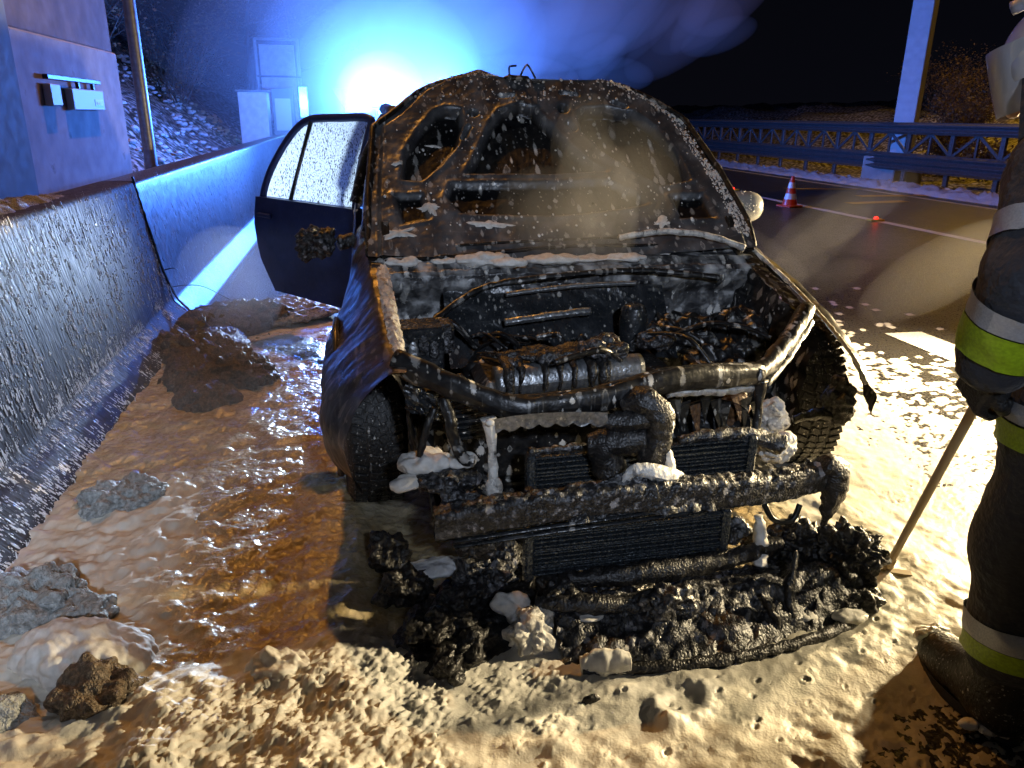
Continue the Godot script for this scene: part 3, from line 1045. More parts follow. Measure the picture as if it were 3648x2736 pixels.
func behind_barrier() -> void:
	# grey-green steel cabinet at the picture's left edge, its long side along the road
	var t := thing("steel_cabinet", Vector3(-2.2, 0.2, -4.1), "tall grey green steel cabinet behind the near barrier", "cabinet")
	var m := MB.new()
	m.box(Vector3(-2.2, 2.1, -4.1), Vector3(0.37, 1.9, 0.95), Basis.IDENTITY, 0.012)
	put("body", m, mats.steel_grey, t)
	for z in [-3.65, -4.55]:
		m = MB.new()
		m.box(Vector3(-1.826, 2.1, z), Vector3(0.006, 1.8, 0.43), Basis.IDENTITY, 0.004)
		put("door", m, mats.steel_grey, t)
	m = MB.new()
	m.box(Vector3(-2.2, 4.03, -4.1), Vector3(0.42, 0.03, 1.0), Basis.IDENTITY, 0.01)
	put("roof", m, mats.steel_grey, t)
	# concrete pier standing along the road, with a sign rail on its face
	t = thing("concrete_pier", Vector3(-2.85, 0.2, -7.3), "big concrete pier with a sign rail behind the barrier", "pier")
	m = MB.new()
	m.box(Vector3(-2.85, 0.98, -7.3), Vector3(0.5, 0.96, 1.8), Basis.IDENTITY, 0.015)
	put("base", m, mats.block_concrete, t)
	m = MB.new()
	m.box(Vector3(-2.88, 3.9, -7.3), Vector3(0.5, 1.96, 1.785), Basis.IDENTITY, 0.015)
	put("upper_wall", m, mats.dimmed_concrete, t)  # same concrete as the base, darkened by colour above the headlamp cutoff
	m = MB.new()
	m.box(Vector3(-2.31, 1.63, -7.55), Vector3(0.02, 0.018, 0.66), Basis.IDENTITY, 0.004)
	put("sign_rail", m, mats.dark_steel, t)
	for z in [-7.62, -8.02]:
		m = MB.new()
		m.box(Vector3(-2.31, 1.59, z), Vector3(0.014, 0.03, 0.02), Basis.IDENTITY, 0.003)
		put("hanger", m, mats.dark_steel, t)
	m = MB.new()
	m.box(Vector3(-2.315, 1.475, -7.8), Vector3(0.03, 0.085, 0.42), Basis.IDENTITY, 0.006)
	var sb := put("sign_box", m, mats.panel_beige, t)
	m = MB.new()
	m.box(Vector3(-2.283, 1.455, -8.05), Vector3(0.002, 0.026, 0.11), Basis.IDENTITY, 0.0005)
	put("sticker", m, mats.sticker_white, sb)
	m = MB.new()
	m.box(Vector3(-2.2795, 1.448, -8.02), Vector3(0.001, 0.012, 0.045), Basis.IDENTITY, 0.0005)
	put("sticker", m, mats.sticker_red, sb)
	m = MB.new()
	m.box(Vector3(-2.32, 1.5, -7.02), Vector3(0.03, 0.08, 0.11), Basis.IDENTITY, 0.006)
	put("junction_box", m, mats.panel_beige, t)
	# lamp post
	street_lamp(Vector3(-2.42, 0.25, -10.2), 8.6, Vector3(2.0, 0, 0.9), "slim galvanised lamp post behind the barrier beside the pier", 42.0, "")
	# framed panel, cabinets and a lit panel farther along
	t = thing("panel_sign", Vector3(-2.05, 0.3, -24.2), "white sign panel in a tubular frame beyond the grey cabinet", "sign")
	for x in [-2.62, -1.48]:
		m = MB.new()
		m.tube([Vector3(x, 0.0, -24.2), Vector3(x, 3.35, -24.2)], 0.045, 10)
		put("post", m, mats.galvanised, t)
	m = MB.new()
	m.tube([Vector3(-2.62, 3.33, -24.2), Vector3(-1.48, 3.33, -24.2)], 0.04, 10)
	put("frame", m, mats.galvanised, t)
	for y in [[2.78, 0.4], [1.75, 0.58]]:
		m = MB.new()
		m.box(Vector3(-2.05, y[0], -24.16), Vector3(0.47, y[1], 0.02), Basis.IDENTITY, 0.008)
		put("panel", m, mats.white_steel, t)
	m = MB.new()
	m.tube([Vector3(-2.62, 2.36, -24.13), Vector3(-1.42, 2.36, -24.13)], 0.025, 8)
	put("cross_rail", m, mats.dark_steel, t)
	t = thing("grey_cabinet", Vector3(-2.3, 0.3, -20.0), "grey switch cabinet above the barrier in front of the white sign", "cabinet")
	m = MB.new()
	m.box(Vector3(-2.3, 1.12, -20.0), Vector3(0.32, 0.72, 0.3), Basis.IDENTITY, 0.01)
	put("body", m, mats.white_steel, t)
	m = MB.new()
	m.box(Vector3(-2.3, 1.865, -20.0), Vector3(0.36, 0.02, 0.34), Basis.IDENTITY, 0.006)
	put("roof", m, mats.steel_grey, t)
	m = MB.new()
	m.box(Vector3(-2.34, 1.1, -19.694), Vector3(0.24, 0.62, 0.006), Basis.IDENTITY, 0.003)
	put("door", m, mats.white_steel, t)
	t = thing("dark_cabinet", Vector3(-1.85, 0.3, -22.6), "smaller dark cabinet behind the grey switch cabinet", "cabinet")
	m = MB.new()
	m.box(Vector3(-1.85, 1.05, -22.6), Vector3(0.27, 0.95, 0.25), Basis.IDENTITY, 0.01)
	put("body", m, mats.steel_grey, t)
	m = MB.new()
	m.box(Vector3(-1.85, 1.35, -22.344), Vector3(0.2, 0.4, 0.006), Basis.IDENTITY, 0.003)
	put("door", m, mats.panel_beige, t)
	t = thing("lit_sign", Vector3(-1.3, 0.0, -22.0), "small glowing cyan white sign panel above the far barrier", "sign")
	m = MB.new()
	m.tube([Vector3(-1.29, 0.0, -22.05), Vector3(-1.29, 1.3, -22.05)], 0.03, 8)
	put("post", m, mats.galvanised, t)
	m = MB.new()
	m.box(Vector3(-1.29, 1.66, -22.03), Vector3(0.125, 0.41, 0.05), Basis.IDENTITY, 0.01)
	put("housing", m, mats.dark_steel, t)
	m = MB.new()
	m.box(Vector3(-1.29, 1.66, -21.976), Vector3(0.1, 0.37, 0.003), Basis.IDENTITY, 0.001)
	put("lit_face", m, mats.glow_sign, t)
	omni(t, Vector3(-1.29, 1.66, -21.8), Color(0.5, 0.9, 1.0), 0.6, 0.1)
	# give way sign seen from behind, tiny
	t = thing("triangle_sign", Vector3(-0.32, 0, -27.0), "tiny triangular road sign in the cyan haze", "sign")
	m = MB.new()
	m.tube([Vector3(-0.32, 0, -27), Vector3(-0.32, 1.6, -27)], 0.03, 8)
	put("post", m, mats.galvanised, t)
	m = MB.new()
	m.prism(PackedVector2Array([Vector2(-0.36, 0.3), Vector2(0.36, 0.3), Vector2(0.0, -0.32)]), Transform3D(Basis.IDENTITY, Vector3(-0.32, 1.85, -26.95)), 0.02)
	put("plate", m, mats.white_steel, t)
	# growth on the slope
	var spots := [
		[Vector3(-4.6, 2.0, -15.5), 2.6, 1.6, 12, 3, 1, "tangled bare shrub on the snowy slope right of the lamp post"],
		[Vector3(-5.6, 2.8, -18.5), 3.2, 2.0, 14, 4, 2, "tall dark shrub high on the slope behind the lamp post"],
		[Vector3(-4.2, 1.6, -21.0), 3.0, 1.8, 14, 5, 2, "leafy brown shrub on the slope beside the white sign"],
		[Vector3(-6.2, 3.4, -13.0), 2.8, 1.8, 12, 6, 1, "dark shrub high above the concrete pier"],
		[Vector3(-4.8, 2.0, -26.0), 4.0, 2.2, 14, 7, 2, "big shrub behind the white sign panel"],
		[Vector3(-3.7, 1.2, -12.2), 1.1, 0.8, 9, 8, 0, "low twiggy shrub at the foot of the slope beside the pier"],
		[Vector3(-6.8, 3.9, -22.0), 3.4, 2.0, 13, 9, 2, "shrub with withered leaves at the top of the slope"]]
	for s in spots:
		bush(s[0], s[1], s[2], s[3], s[4], s[6], s[5])
	bare_tree(Vector3(-3.2, 0.9, -28.0), 8.0, 2, "slender bare tree with yellow leaves behind the white sign")
	bare_tree(Vector3(-2.4, 0.6, -34.0), 9.0, 5, "thin bare tree farthest along the slope in the blue haze")
	bare_tree(Vector3(-8.0, 4.6, -27.0), 8.0, 8, "bare tree at the top of the slope left of the shrubs")
	# leaf litter and snow clods near the foot of the slope
	var clod := MB.new()
	clod.lump(Vector3.ZERO, Vector3(1, 0.5, 1), na, 0.3, 5)
	var cm := clod.mesh(Vector3.ZERO)
	var xs := []
	for i in 900:
		var zz := rng.randf_range(-24, -9)
		var up := pow(rng.randf(), 1.5) * 4.5
		var y := 0.25 + maxf(0.0, up - 0.6) * 0.72
		xs.append(Transform3D(Basis(Vector3.UP, rng.randf() * TAU).scaled(Vector3.ONE * rng.randf_range(0.02, 0.08)), Vector3(-1.8 - up, y, zz)))
	scatter("snow_clods", cm, mats.snow, xs, null, "crumbs of snow and litter strewn on the slope behind the barrier", "snow")

# ------------------------------------------------------------------ right side of the road
func rail_x(z: float) -> float:
	return 11.35 + 0.0006 * (z + 14.0) * (z + 14.0) * (1.0 if z > -14 else -0.2)

func right_side() -> void:
	var t := thing("guard_rail", Vector3(11.4, 0, -25), "long galvanised guard rail with lattice girder along the far road edge", "guard rail")
	# corrugated beams
	var waves := func(y0: float, y1: float, n: int, depth: float, called: String) -> void:
		var m := MB.new()
		m.grid(func(u: float, v: float):
			var z := lerpf(-3, -62, v)
			var w := cos(u * TAU * n)
			return Vector3(rail_x(z) - 0.06 - depth * 0.5 * (1.0 - w), lerpf(y0, y1, u), z), n * 14, 60)
		m.grid(func(u: float, v: float):
			var z := lerpf(-3, -62, v)
			var w := cos(u * TAU * n)
			return Vector3(rail_x(z) - 0.056 - depth * 0.5 * (1.0 - w), lerpf(y0, y1, u), z), n * 14, 60)
		put(called, m, mats.rail_steel, t)
	waves.call(1.1, 1.33, 2, 0.08, "top_beam")
	waves.call(0.36, 0.72, 3, 0.07, "lower_beam")
	var m := MB.new()
	m.grid(func(u: float, v: float):
		var z := lerpf(-3, -62, v)
		return Vector3(rail_x(z) - 0.06 + u * 0.16, 1.335, z), 1, 60)
	put("top_plate", m, mats.rail_steel, t)
	var post := MB.new()
	post.box(Vector3(0, 0.56, 0), Vector3(0.03, 0.62, 0.055), Basis.IDENTITY, 0.006)
	var diag := MB.new()
	diag.bar(Vector3(0, 0.7, 0.0), Vector3(0, 1.12, -0.62), 0.03, 0.06)
	var diag2 := MB.new()
	diag2.bar(Vector3(0, 1.12, -0.62), Vector3(0, 0.7, -1.24), 0.03, 0.06)
	var strut := MB.new()
	strut.box(Vector3(0, 0.91, -0.62), Vector3(0.02, 0.22, 0.025), Basis.IDENTITY, 0.004)
	var ms := [["post", post.mesh(Vector3.ZERO)], ["diagonal", diag.mesh(Vector3.ZERO)], ["diagonal", diag2.mesh(Vector3.ZERO)], ["strut", strut.mesh(Vector3.ZERO)]]
	var cnt := {}
	for k in 44:
		var z := -3.6 - k * 1.27
		for q in ms:
			var o := MeshInstance3D.new()
			o.mesh = q[1]
			o.material_override = mats.rail_steel
			cnt[q[0]] = cnt.get(q[0], -1) + 1
			o.name = q[0] if cnt[q[0]] == 0 else "%s_%03d" % [q[0], cnt[q[0]]]
			o.position = Vector3(rail_x(z) + 0.02, 0, z) - Vector3(11.4, 0, -25)
			t.add_child(o, true)
	# snow bank ploughed to the rail
	m = MB.new()
	m.grid(func(u: float, v: float):
		var z := lerpf(-5, -60, v)
		var e := sin(PI * u)
		return Vector3(rail_x(z) - 0.62 + 0.75 * u + 0.06 * nb.get_noise_2d(z * 0.4, u), -0.01 + e * (0.14 + 0.09 * na.get_noise_2d(z * 0.3, u * 0.3) + 0.07 * nb.get_noise_2d(z * 0.22, u * 0.4)), z), 16, 520)
	tag(put("snow_bank", m, mats.snow), "low bank of lumpy snow along the foot of the guard rail", "snow", "", "stuff")
	# white square post with concrete plinth
	t = thing("square_post", Vector3(11.95, 0, -16.0), "white square steel post rising behind the guard rail", "post")
	m = MB.new()
	m.box(Vector3(11.95, 4.6, -16.0), Vector3(0.21, 4.0, 0.21), Basis(Vector3.UP, 0.7), 0.012)
	put("post", m, mats.white_steel, t)
	m = MB.new()
	m.box(Vector3(11.95, 0.62, -16.0), Vector3(0.32, 0.012, 0.32), Basis(Vector3.UP, 0.62), 0.004)
	put("foot_plate", m, mats.rail_steel, t)
	m = MB.new()
	m.box(Vector3(11.8, 0.3, -16.0), Vector3(0.5, 0.31, 0.42), Basis(Vector3.UP, 0.3), 0.02)
	put("plinth", m, mats.block_concrete, t)
	street_lamp(Vector3(14.6, 0.6, -19.5), 8.0, Vector3(1.6, 0, 1.0), "street lamp on the slope beyond the guard rail", 34.0, "", Color(1.0, 0.76, 0.2))
	# dry bushes on the far slope
	for s in [[Vector3(14.1, 0.5, -17.2), 0.9, 1.2, 22, 31, "low dry bush on the yellow lit slope right of the white post"], [Vector3(15.4, 0.9, -18.4), 1.3, 1.4, 24, 32, "taller dry bush farther up the yellow lit slope"], [Vector3(17.3, 1.3, -20.2), 1.7, 1.6, 24, 33, "dark bush on the far slope near the helmet"], [Vector3(19.5, 1.6, -24.5), 2.2, 1.8, 22, 34, "dark bush at the top of the far slope"], [Vector3(13.2, 0.3, -15.0), 0.7, 0.8, 16, 35, "little dry bush glimpsed through the lattice of the guard rail"]]:
		bush(s[0], s[1], s[2], s[3], s[4], s[5], 3)
	# traffic cone
	t = thing("traffic_cone", Vector3(6.98, 0, -11.9), "red and white traffic cone on the lane line", "cone")
	var c := Vector3(6.98, 0.0, -11.9)
	m = MB.new()
	m.box(c + Vector3(0, 0.018, 0), Vector3(0.15, 0.016, 0.15), Basis(Vector3.UP, 0.3), 0.008)
	put("base", m, mats.cone_red, t)
	m = MB.new()
	m.lathe([Vector2(0.125, 0.03), Vector2(0.12, 0.045), Vector2(0.1, 0.13)], Transform3D(Basis.IDENTITY, c))
	put("body", m, mats.cone_red, t)
	var bands := [[0.1, 0.13, 0.081, 0.22, "cone_white"], [0.081, 0.22, 0.064, 0.305, "cone_red"], [0.064, 0.305, 0.045, 0.395, "cone_white"], [0.045, 0.395, 0.026, 0.49, "cone_red"]]
	for b in bands:
		m = MB.new()
		m.lathe([Vector2(b[0], b[1]), Vector2(b[2], b[3])] + ([Vector2(0.018, 0.493)] if b[3] > 0.48 else []), Transform3D(Basis.IDENTITY, c))
		put("band", m, mats[b[4]], t)
	# little red flashers at the ends of the lane line
	for q in [[Vector3(7.27, 0, -10.03), "small yellow road stud with red light at the near end of the lane line"], [Vector3(7.38, 0, -14.77), "small red road light on the lane line beside the wreck's bonnet"]]:
		t = thing("road_flasher", q[0], q[1], "warning light", "warning lights on the lane line")
		m = MB.new()
		m.box(q[0] + Vector3(0, 0.018, 0), Vector3(0.11, 0.014, 0.055), Basis.IDENTITY, 0.01)
		put("base", m, mats.yellow_plastic, t)
		m = MB.new()
		m.lump(q[0] + Vector3(0, 0.045, 0), Vector3(0.035, 0.025, 0.03), na, 0.0, 5)
		put("lamp_lens", m, mats.glow_red, t)
		omni(t, q[0] + Vector3(0, 0.11, 0), Color(1, 0.12, 0.08), 0.003, 0.03)

# ------------------------------------------------------------------ the burnt car
const HOOD_AT := Vector3(0.77, 0.9, -2.95)
const HOOD_UP := Vector3(0, 0.6247, -0.7809)
const HOOD_OUT := Vector3(0, 0.7809, 0.6247)

func along(pts: Array, s: float) -> float:
	for i in pts.size() - 1:
		if s <= pts[i + 1].x:
			return lerpf(pts[i].y, pts[i + 1].y, clampf((s - pts[i].x) / (pts[i + 1].x - pts[i].x), 0, 1))
	return pts[-1].y

func poly_dist(p: Vector2, poly: PackedVector2Array) -> float:
	var d := 1e9
	var n := poly.size()
	for i in n:
		d = minf(d, Geometry2D.get_closest_point_to_segment(p, poly[i], poly[(i + 1) % n]).distance_to(p))
	return -d if Geometry2D.is_point_in_polygon(p, poly) else d

var pockets := []
var hood_deep := 0.0
var hood_l := [Vector2(-0.07, -0.75), Vector2(0.3, -0.735), Vector2(0.67, -0.7), Vector2(0.76, -0.62), Vector2(0.92, -0.5), Vector2(0.99, -0.41), Vector2(1.03, -0.34), Vector2(1.1, -0.2)]
var hood_r := [Vector2(-0.07, 0.79), Vector2(0.1, 0.81), Vector2(0.41, 0.775), Vector2(0.74, 0.71), Vector2(0.86, 0.62), Vector2(0.97, 0.51), Vector2(1.0, 0.47), Vector2(1.018, 0.42), Vector2(1.034, -0.08), Vector2(1.1, -0.18)]

func hood_height(x: float, s: float) -> float:
	var h := 0.05 * pow(x / 0.76, 2.0) - 0.02 * sin(s * PI)
	var p := Vector2(x, s)
	hood_deep = 0.0
	for q in pockets:
		if q[1].has_point(p):
			var d := poly_dist(p, q[0])
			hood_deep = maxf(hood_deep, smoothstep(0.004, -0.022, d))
			h -= q[2] * smoothstep(0.004, -0.022, d)
			h += 0.004 * exp(-pow((d - 0.012) / 0.01, 2.0))
	for c in [Vector3(-0.26, 0.79, 0.022), Vector3(0.16, 0.83, 0.024)]:
		var k := smoothstep(c.z + 0.004, c.z - 0.006, p.distance_to(Vector2(c.x, c.y)))
		h -= 0.03 * k
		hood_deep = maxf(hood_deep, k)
	for c in [[Vector2(-0.12, 0.915), Vector2(-0.06, 0.917)], [Vector2(0.17, 0.93), Vector2(0.24, 0.92)], [Vector2(0.4, 0.86), Vector2(0.45, 0.83)], [Vector2(0.17, 0.74), Vector2(0.19, 0.7)], [Vector2(-0.29, 0.7), Vector2(-0.32, 0.63)]]:
		h -= 0.02 * smoothstep(0.014, 0.006, Geometry2D.get_closest_point_to_segment(p, c[0], c[1]).distance_to(p))
	# edge flange all round
	var e := minf(x - along(hood_l, s), along(hood_r, s) - x)
	h -= 0.016 * smoothstep(0.05, 0.035, e)
	h += 0.007 * na.get_noise_2d(x * 0.4, s * 0.4) + 0.0016 * nb.get_noise_2d(x, s)
	return h

func hood_point(x: float, s: float, lift := 0.0) -> Vector3:
	return HOOD_AT + Vector3(x, 0, 0) + HOOD_UP * s + HOOD_OUT * (hood_height(x, s) + lift)

func burnt_car() -> void:
	var car := thing("burnt_car", Vector3(0.77, 0, -3.8), "burnt out black car with its bonnet thrown back and front end melted away", "car")
	hood(car)
	front_end(car)
	engine_bay(car)
	fenders(car)
	cabin(car)
	for w in [[Vector3(0.0, 0.31, -2.74), 0.06, "sooty front tyre under the torn wing by the brown foam"], [Vector3(1.75, 0.31, -2.78), -0.16, "front tyre lit from the side with foam on its tread"], [Vector3(0.02, 0.31, -5.35), 0.0, ""], [Vector3(1.55, 0.31, -5.35), 0.0, ""]]:
		wheel(car, w[0], w[1], w[2])

func hood(car: Node3D) -> void:
	var lists := [
		[PackedVector2Array([Vector2(-0.33, 0.42), Vector2(-0.3, 0.48), Vector2(-0.24, 0.61), Vector2(-0.18, 0.75), Vector2(-0.13, 0.82), Vector2(-0.04, 0.86), Vector2(0.03, 0.84), Vector2(0.08, 0.74), Vector2(0.16, 0.58), Vector2(0.23, 0.48), Vector2(0.29, 0.43)]), 0.05],
		[PackedVector2Array([Vector2(0.22, 0.8), Vector2(0.26, 0.835), Vector2(0.36, 0.835), Vector2(0.48, 0.8), Vector2(0.56, 0.69), Vector2(0.62, 0.5), Vector2(0.63, 0.34), Vector2(0.5, 0.33), Vector2(0.39, 0.44), Vector2(0.29, 0.56), Vector2(0.22, 0.69)]), 0.055],
		[PackedVector2Array([Vector2(-0.43, 0.79), Vector2(-0.38, 0.82), Vector2(-0.31, 0.81), Vector2(-0.305, 0.72), Vector2(-0.35, 0.58), Vector2(-0.43, 0.46), Vector2(-0.52, 0.36), Vector2(-0.6, 0.36), Vector2(-0.58, 0.52), Vector2(-0.5, 0.68)]), 0.045],
		[PackedVector2Array([Vector2(-0.4, 0.355), Vector2(0.27, 0.375), Vector2(0.38, 0.29), Vector2(0.42, 0.22), Vector2(0.22, 0.185), Vector2(-0.12, 0.17), Vector2(-0.38, 0.18), Vector2(-0.43, 0.27)]), 0.022],
		[PackedVector2Array([Vector2(-0.64, 0.26), Vector2(-0.52, 0.28), Vector2(-0.5, 0.14), Vector2(-0.62, 0.1)]), 0.02],
		[PackedVector2Array([Vector2(0.52, 0.26), Vector2(0.66, 0.25), Vector2(0.68, 0.1), Vector2(0.52, 0.12)]), 0.02]]
	for l in lists:
		var box := Rect2(l[0][0], Vector2.ZERO)
		for p in l[0]:
			box = box.expand(p)
		pockets.append([l[0], box.grow(0.05), l[1]])
	var m := MB.new()
	m.grid(func(u: float, v: float):
		var s := lerpf(-0.07, 1.1, v)
		var p := hood_point(lerpf(along(hood_l, s), along(hood_r, s), u), s)
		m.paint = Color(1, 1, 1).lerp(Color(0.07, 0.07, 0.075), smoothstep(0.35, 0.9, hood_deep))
		return p, 190, 150)
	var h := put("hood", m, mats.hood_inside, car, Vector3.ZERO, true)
	tag(h, "blistered bonnet thrown back past upright, inner ribs facing out")
	m = MB.new()
	m.grid(func(u: float, v: float):
		var s := lerpf(-0.07, 1.1, v)
		var x := lerpf(along(hood_l, s), along(hood_r, s), u)
		return HOOD_AT + Vector3(x, 0, 0) + HOOD_UP * s + HOOD_OUT * (0.05 * pow(x / 0.76, 2.0) - 0.03 - 0.035 * (1.0 - pow(absf(2 * u - 1), 6.0))), 30, 30)
	put("outer_skin", m, mats.sheet, h)
	# folded hem around the edge
	var ps := []
	for i in 41:
		var s := lerpf(-0.05, 1.095, i / 40.0)
		ps.append(HOOD_AT + Vector3(along(hood_l, s), 0, 0) + HOOD_UP * s + HOOD_OUT * (0.05 * pow(along(hood_l, s) / 0.76, 2.0) - 0.026))
	for i in 41:
		var s := lerpf(1.095, -0.05, i / 40.0)
		ps.append(HOOD_AT + Vector3(along(hood_r, s), 0, 0) + HOOD_UP * s + HOOD_OUT * (0.05 * pow(along(hood_r, s) / 0.76, 2.0) - 0.026))
	m = MB.new()
	m.tube(ps, 0.013, 7, true, nb, 0.003)
	put("hem", m, mats.sheet, h)
	# latch hook and its bent wire
	var q := hood_point(-0.06, 1.03)
	m = MB.new()
	m.tube(curve([q, q + Vector3(-0.005, 0.045, 0.01), q + Vector3(0.0, 0.05, 0.01), q + Vector3(0.03, 0.053, 0.01)], 8), 0.0055, 6)
	m.tube(curve([q + Vector3(0.045, 0.0, 0), q + Vector3(0.07, 0.05, 0.01), q + Vector3(0.085, 0.055, 0.01), q + Vector3(0.12, 0.0, 0.015)], 12), 0.005, 6)
	m.lump(q + Vector3(0.03, 0.0, 0.0), Vector3(0.06, 0.016, 0.02), nb, 0.008, 8, Basis.IDENTITY, 0.35)
	m.box(q + Vector3(0.13, -0.015, 0.01), Vector3(0.03, 0.006, 0.02), Basis.IDENTITY, 0.003)
	put("latch_hook", m, mats.sheet, h)
	# hinges
	for x in [-0.68, 0.72]:
		m = MB.new()
		m.bar(hood_point(x, 0.1, 0.01), HOOD_AT + Vector3(x, -0.06, 0.1), 0.03, 0.012)
		m.bar(HOOD_AT + Vector3(x, -0.06, 0.1), HOOD_AT + Vector3(x, -0.02, -0.12), 0.03, 0.012)
		put("hinge", m, mats.sheet, h)
	# foam flecks clinging to the ribs and edges
	var bub := SphereMesh.new()
	bub.radius = 1.0
	bub.height = 2.0
	bub.radial_segments = 7
	bub.rings = 4
	var xs := []
	for i in 2600:
		var s := rng.randf_range(0.0, 1.06)
		var l := along(hood_l, s)
		var r := along(hood_r, s)
		var x := lerpf(l, r, rng.randf())
		var w := 0.2
		if rng.randf() < 0.45:
			x = r - 0.07 * pow(rng.randf(), 1.5)
			w = 1.0
		elif s > 0.86:
			w = 0.9
		if rng.randf() > w:
			continue
		var rad := 0.0022 + 0.0055 * pow(rng.randf(), 3.5)
		xs.append(Transform3D(Basis(Vector3.RIGHT * rad, HOOD_UP * rad * rng.randf_range(0.9, 1.8), HOOD_OUT * rad * 0.6), hood_point(x, s, 0.0005)))
	scatter("foam_flecks", bub, mats.bubble, xs, h)
	# splats of foam running down the inside, a little proud of the metal
	m = MB.new()
	for g in [[-0.5, 0.21, 0.085, 3], [-0.63, 0.05, 0.1, 5], [-0.27, 0.12, 0.085, 3], [0.44, 0.1, 0.06, 4], [-0.61, 0.45, 0.04, 3], [-0.45, 0.62, 0.035, 2]]:
		splat(m, g[0], g[1], g[2], g[3])
	put("foam_splats", m, mats.foam_lump, h).set_meta("kind", "stuff")

# star-shaped foam splat with drawn-out arms on the bonnet
func splat(m: MB, x: float, s: float, r: float, arms: int) -> void:
	var ph := rng.randf() * TAU
	var c := m.pt(hood_point(x, s, 0.006))
	var n := 48
	var first := m.v.size()
	for ring in 2:
		for i in n:
			var a := TAU * i / n
			var k := 0.36 + 0.64 * pow(absf(cos((a + ph + 0.5 * sin(a + ph)) * arms * 0.5)), 4.0) * (0.5 + 0.5 * sin(a * 2.0 + ph * 3.0))
			k *= r * (1.0 + 0.5 * nb.get_noise_2d(cos(a) * 0.06 + x, sin(a) * 0.06 + s))
			var f := 0.6 if ring == 0 else 1.0
			m.pt(hood_point(x + cos(a) * k * f * 1.2, clampf(s + sin(a) * k * f * 0.7, -0.06, 1.05), 0.004 if ring == 0 else -0.001))
	for i in n:
		var j := (i + 1) % n
		m.tri(c, first + i, first + j)
		m.quad(first + i, first + n + i, first + n + j, first + j)

func rough(m: MB, pts: Array, r, amp := 0.006, n := 24, sides := 12, f: FastNoiseLite = null) -> void:
	var c := curve(pts, n)
	var rs = r
	if r is Array:
		rs = []
		for i in n + 1:
			var t: float = float(i) / n * (r.size() - 1)
			var k := mini(int(t), r.size() - 2)
			rs.append(lerpf(r[k], r[k + 1], t - k))
	m.tube(c, rs, sides, true, f if f else nb, minf(amp, 0.007) if f == null else amp)

# cooler core: bars across with pleated fins between, two end tanks
func core(car: Node3D, lo: Vector3, hi: Vector3, rows: int, called: String, tilt := 0.0) -> void:
	var sub := Node3D.new()
	sub.name = called
	car.add_child(sub, true)
	org[sub] = org[car]
	var m := MB.new()
	var f := MB.new()
	for k in rows + 1:
		var y := lerpf(lo.y, hi.y, float(k) / rows)
		m.box(Vector3((lo.x + hi.x) / 2, y, lo.z + 0.006 * sin(k * 5.0)), Vector3((hi.x - lo.x) / 2, (hi.y - lo.y) / rows * 0.2, 0.013), Basis(Vector3.BACK, tilt), 0.001)
	var n := int((hi.x - lo.x) / 0.006)
	for k in rows:
		var y0 := lerpf(lo.y, hi.y, float(k) / rows)
		var y1 := lerpf(lo.y, hi.y, float(k + 1) / rows)
		for i in n:
			var x := lo.x + 0.006 * i
			var b := 0.0025 * nb.get_noise_2d(x * 2.0, y0 * 3.0)
			var dy := (x - (lo.x + hi.x) / 2) * sin(tilt)
			f.face([Vector3(x, y0 + dy, lo.z + 0.004 + b), Vector3(x + 0.003, y1 + dy, lo.z + 0.004 + b), Vector3(x + 0.003, y1 + dy, lo.z - 0.012), Vector3(x, y0 + dy, lo.z - 0.012)])
	var o := put("bars", m, mats.fin, sub)
	o.set_meta("kind", "stuff")
	o = put("fins", f, mats.fin, sub)
	o.set_meta("kind", "stuff")
	m = MB.new()
	m.box(Vector3((lo.x + hi.x) / 2, (lo.y + hi.y) / 2, lo.z - 0.02), Vector3((hi.x - lo.x) / 2, (hi.y - lo.y) / 2, 0.004), Basis(Vector3.BACK, tilt), 0.001)
	put("backing", m, mats.engine, sub)
	for e in [lo.x - 0.014, hi.x + 0.014]:
		m = MB.new()
		var yy: float = (lo.y + hi.y) / 2 + (e - (lo.x + hi.x) / 2) * sin(tilt)
		m.box(Vector3(e, yy, lo.z), Vector3(0.013, (hi.y - lo.y) / 2 + 0.015, 0.024), Basis.IDENTITY, 0.007)
		put("end_tank", m, mats.fin, sub)

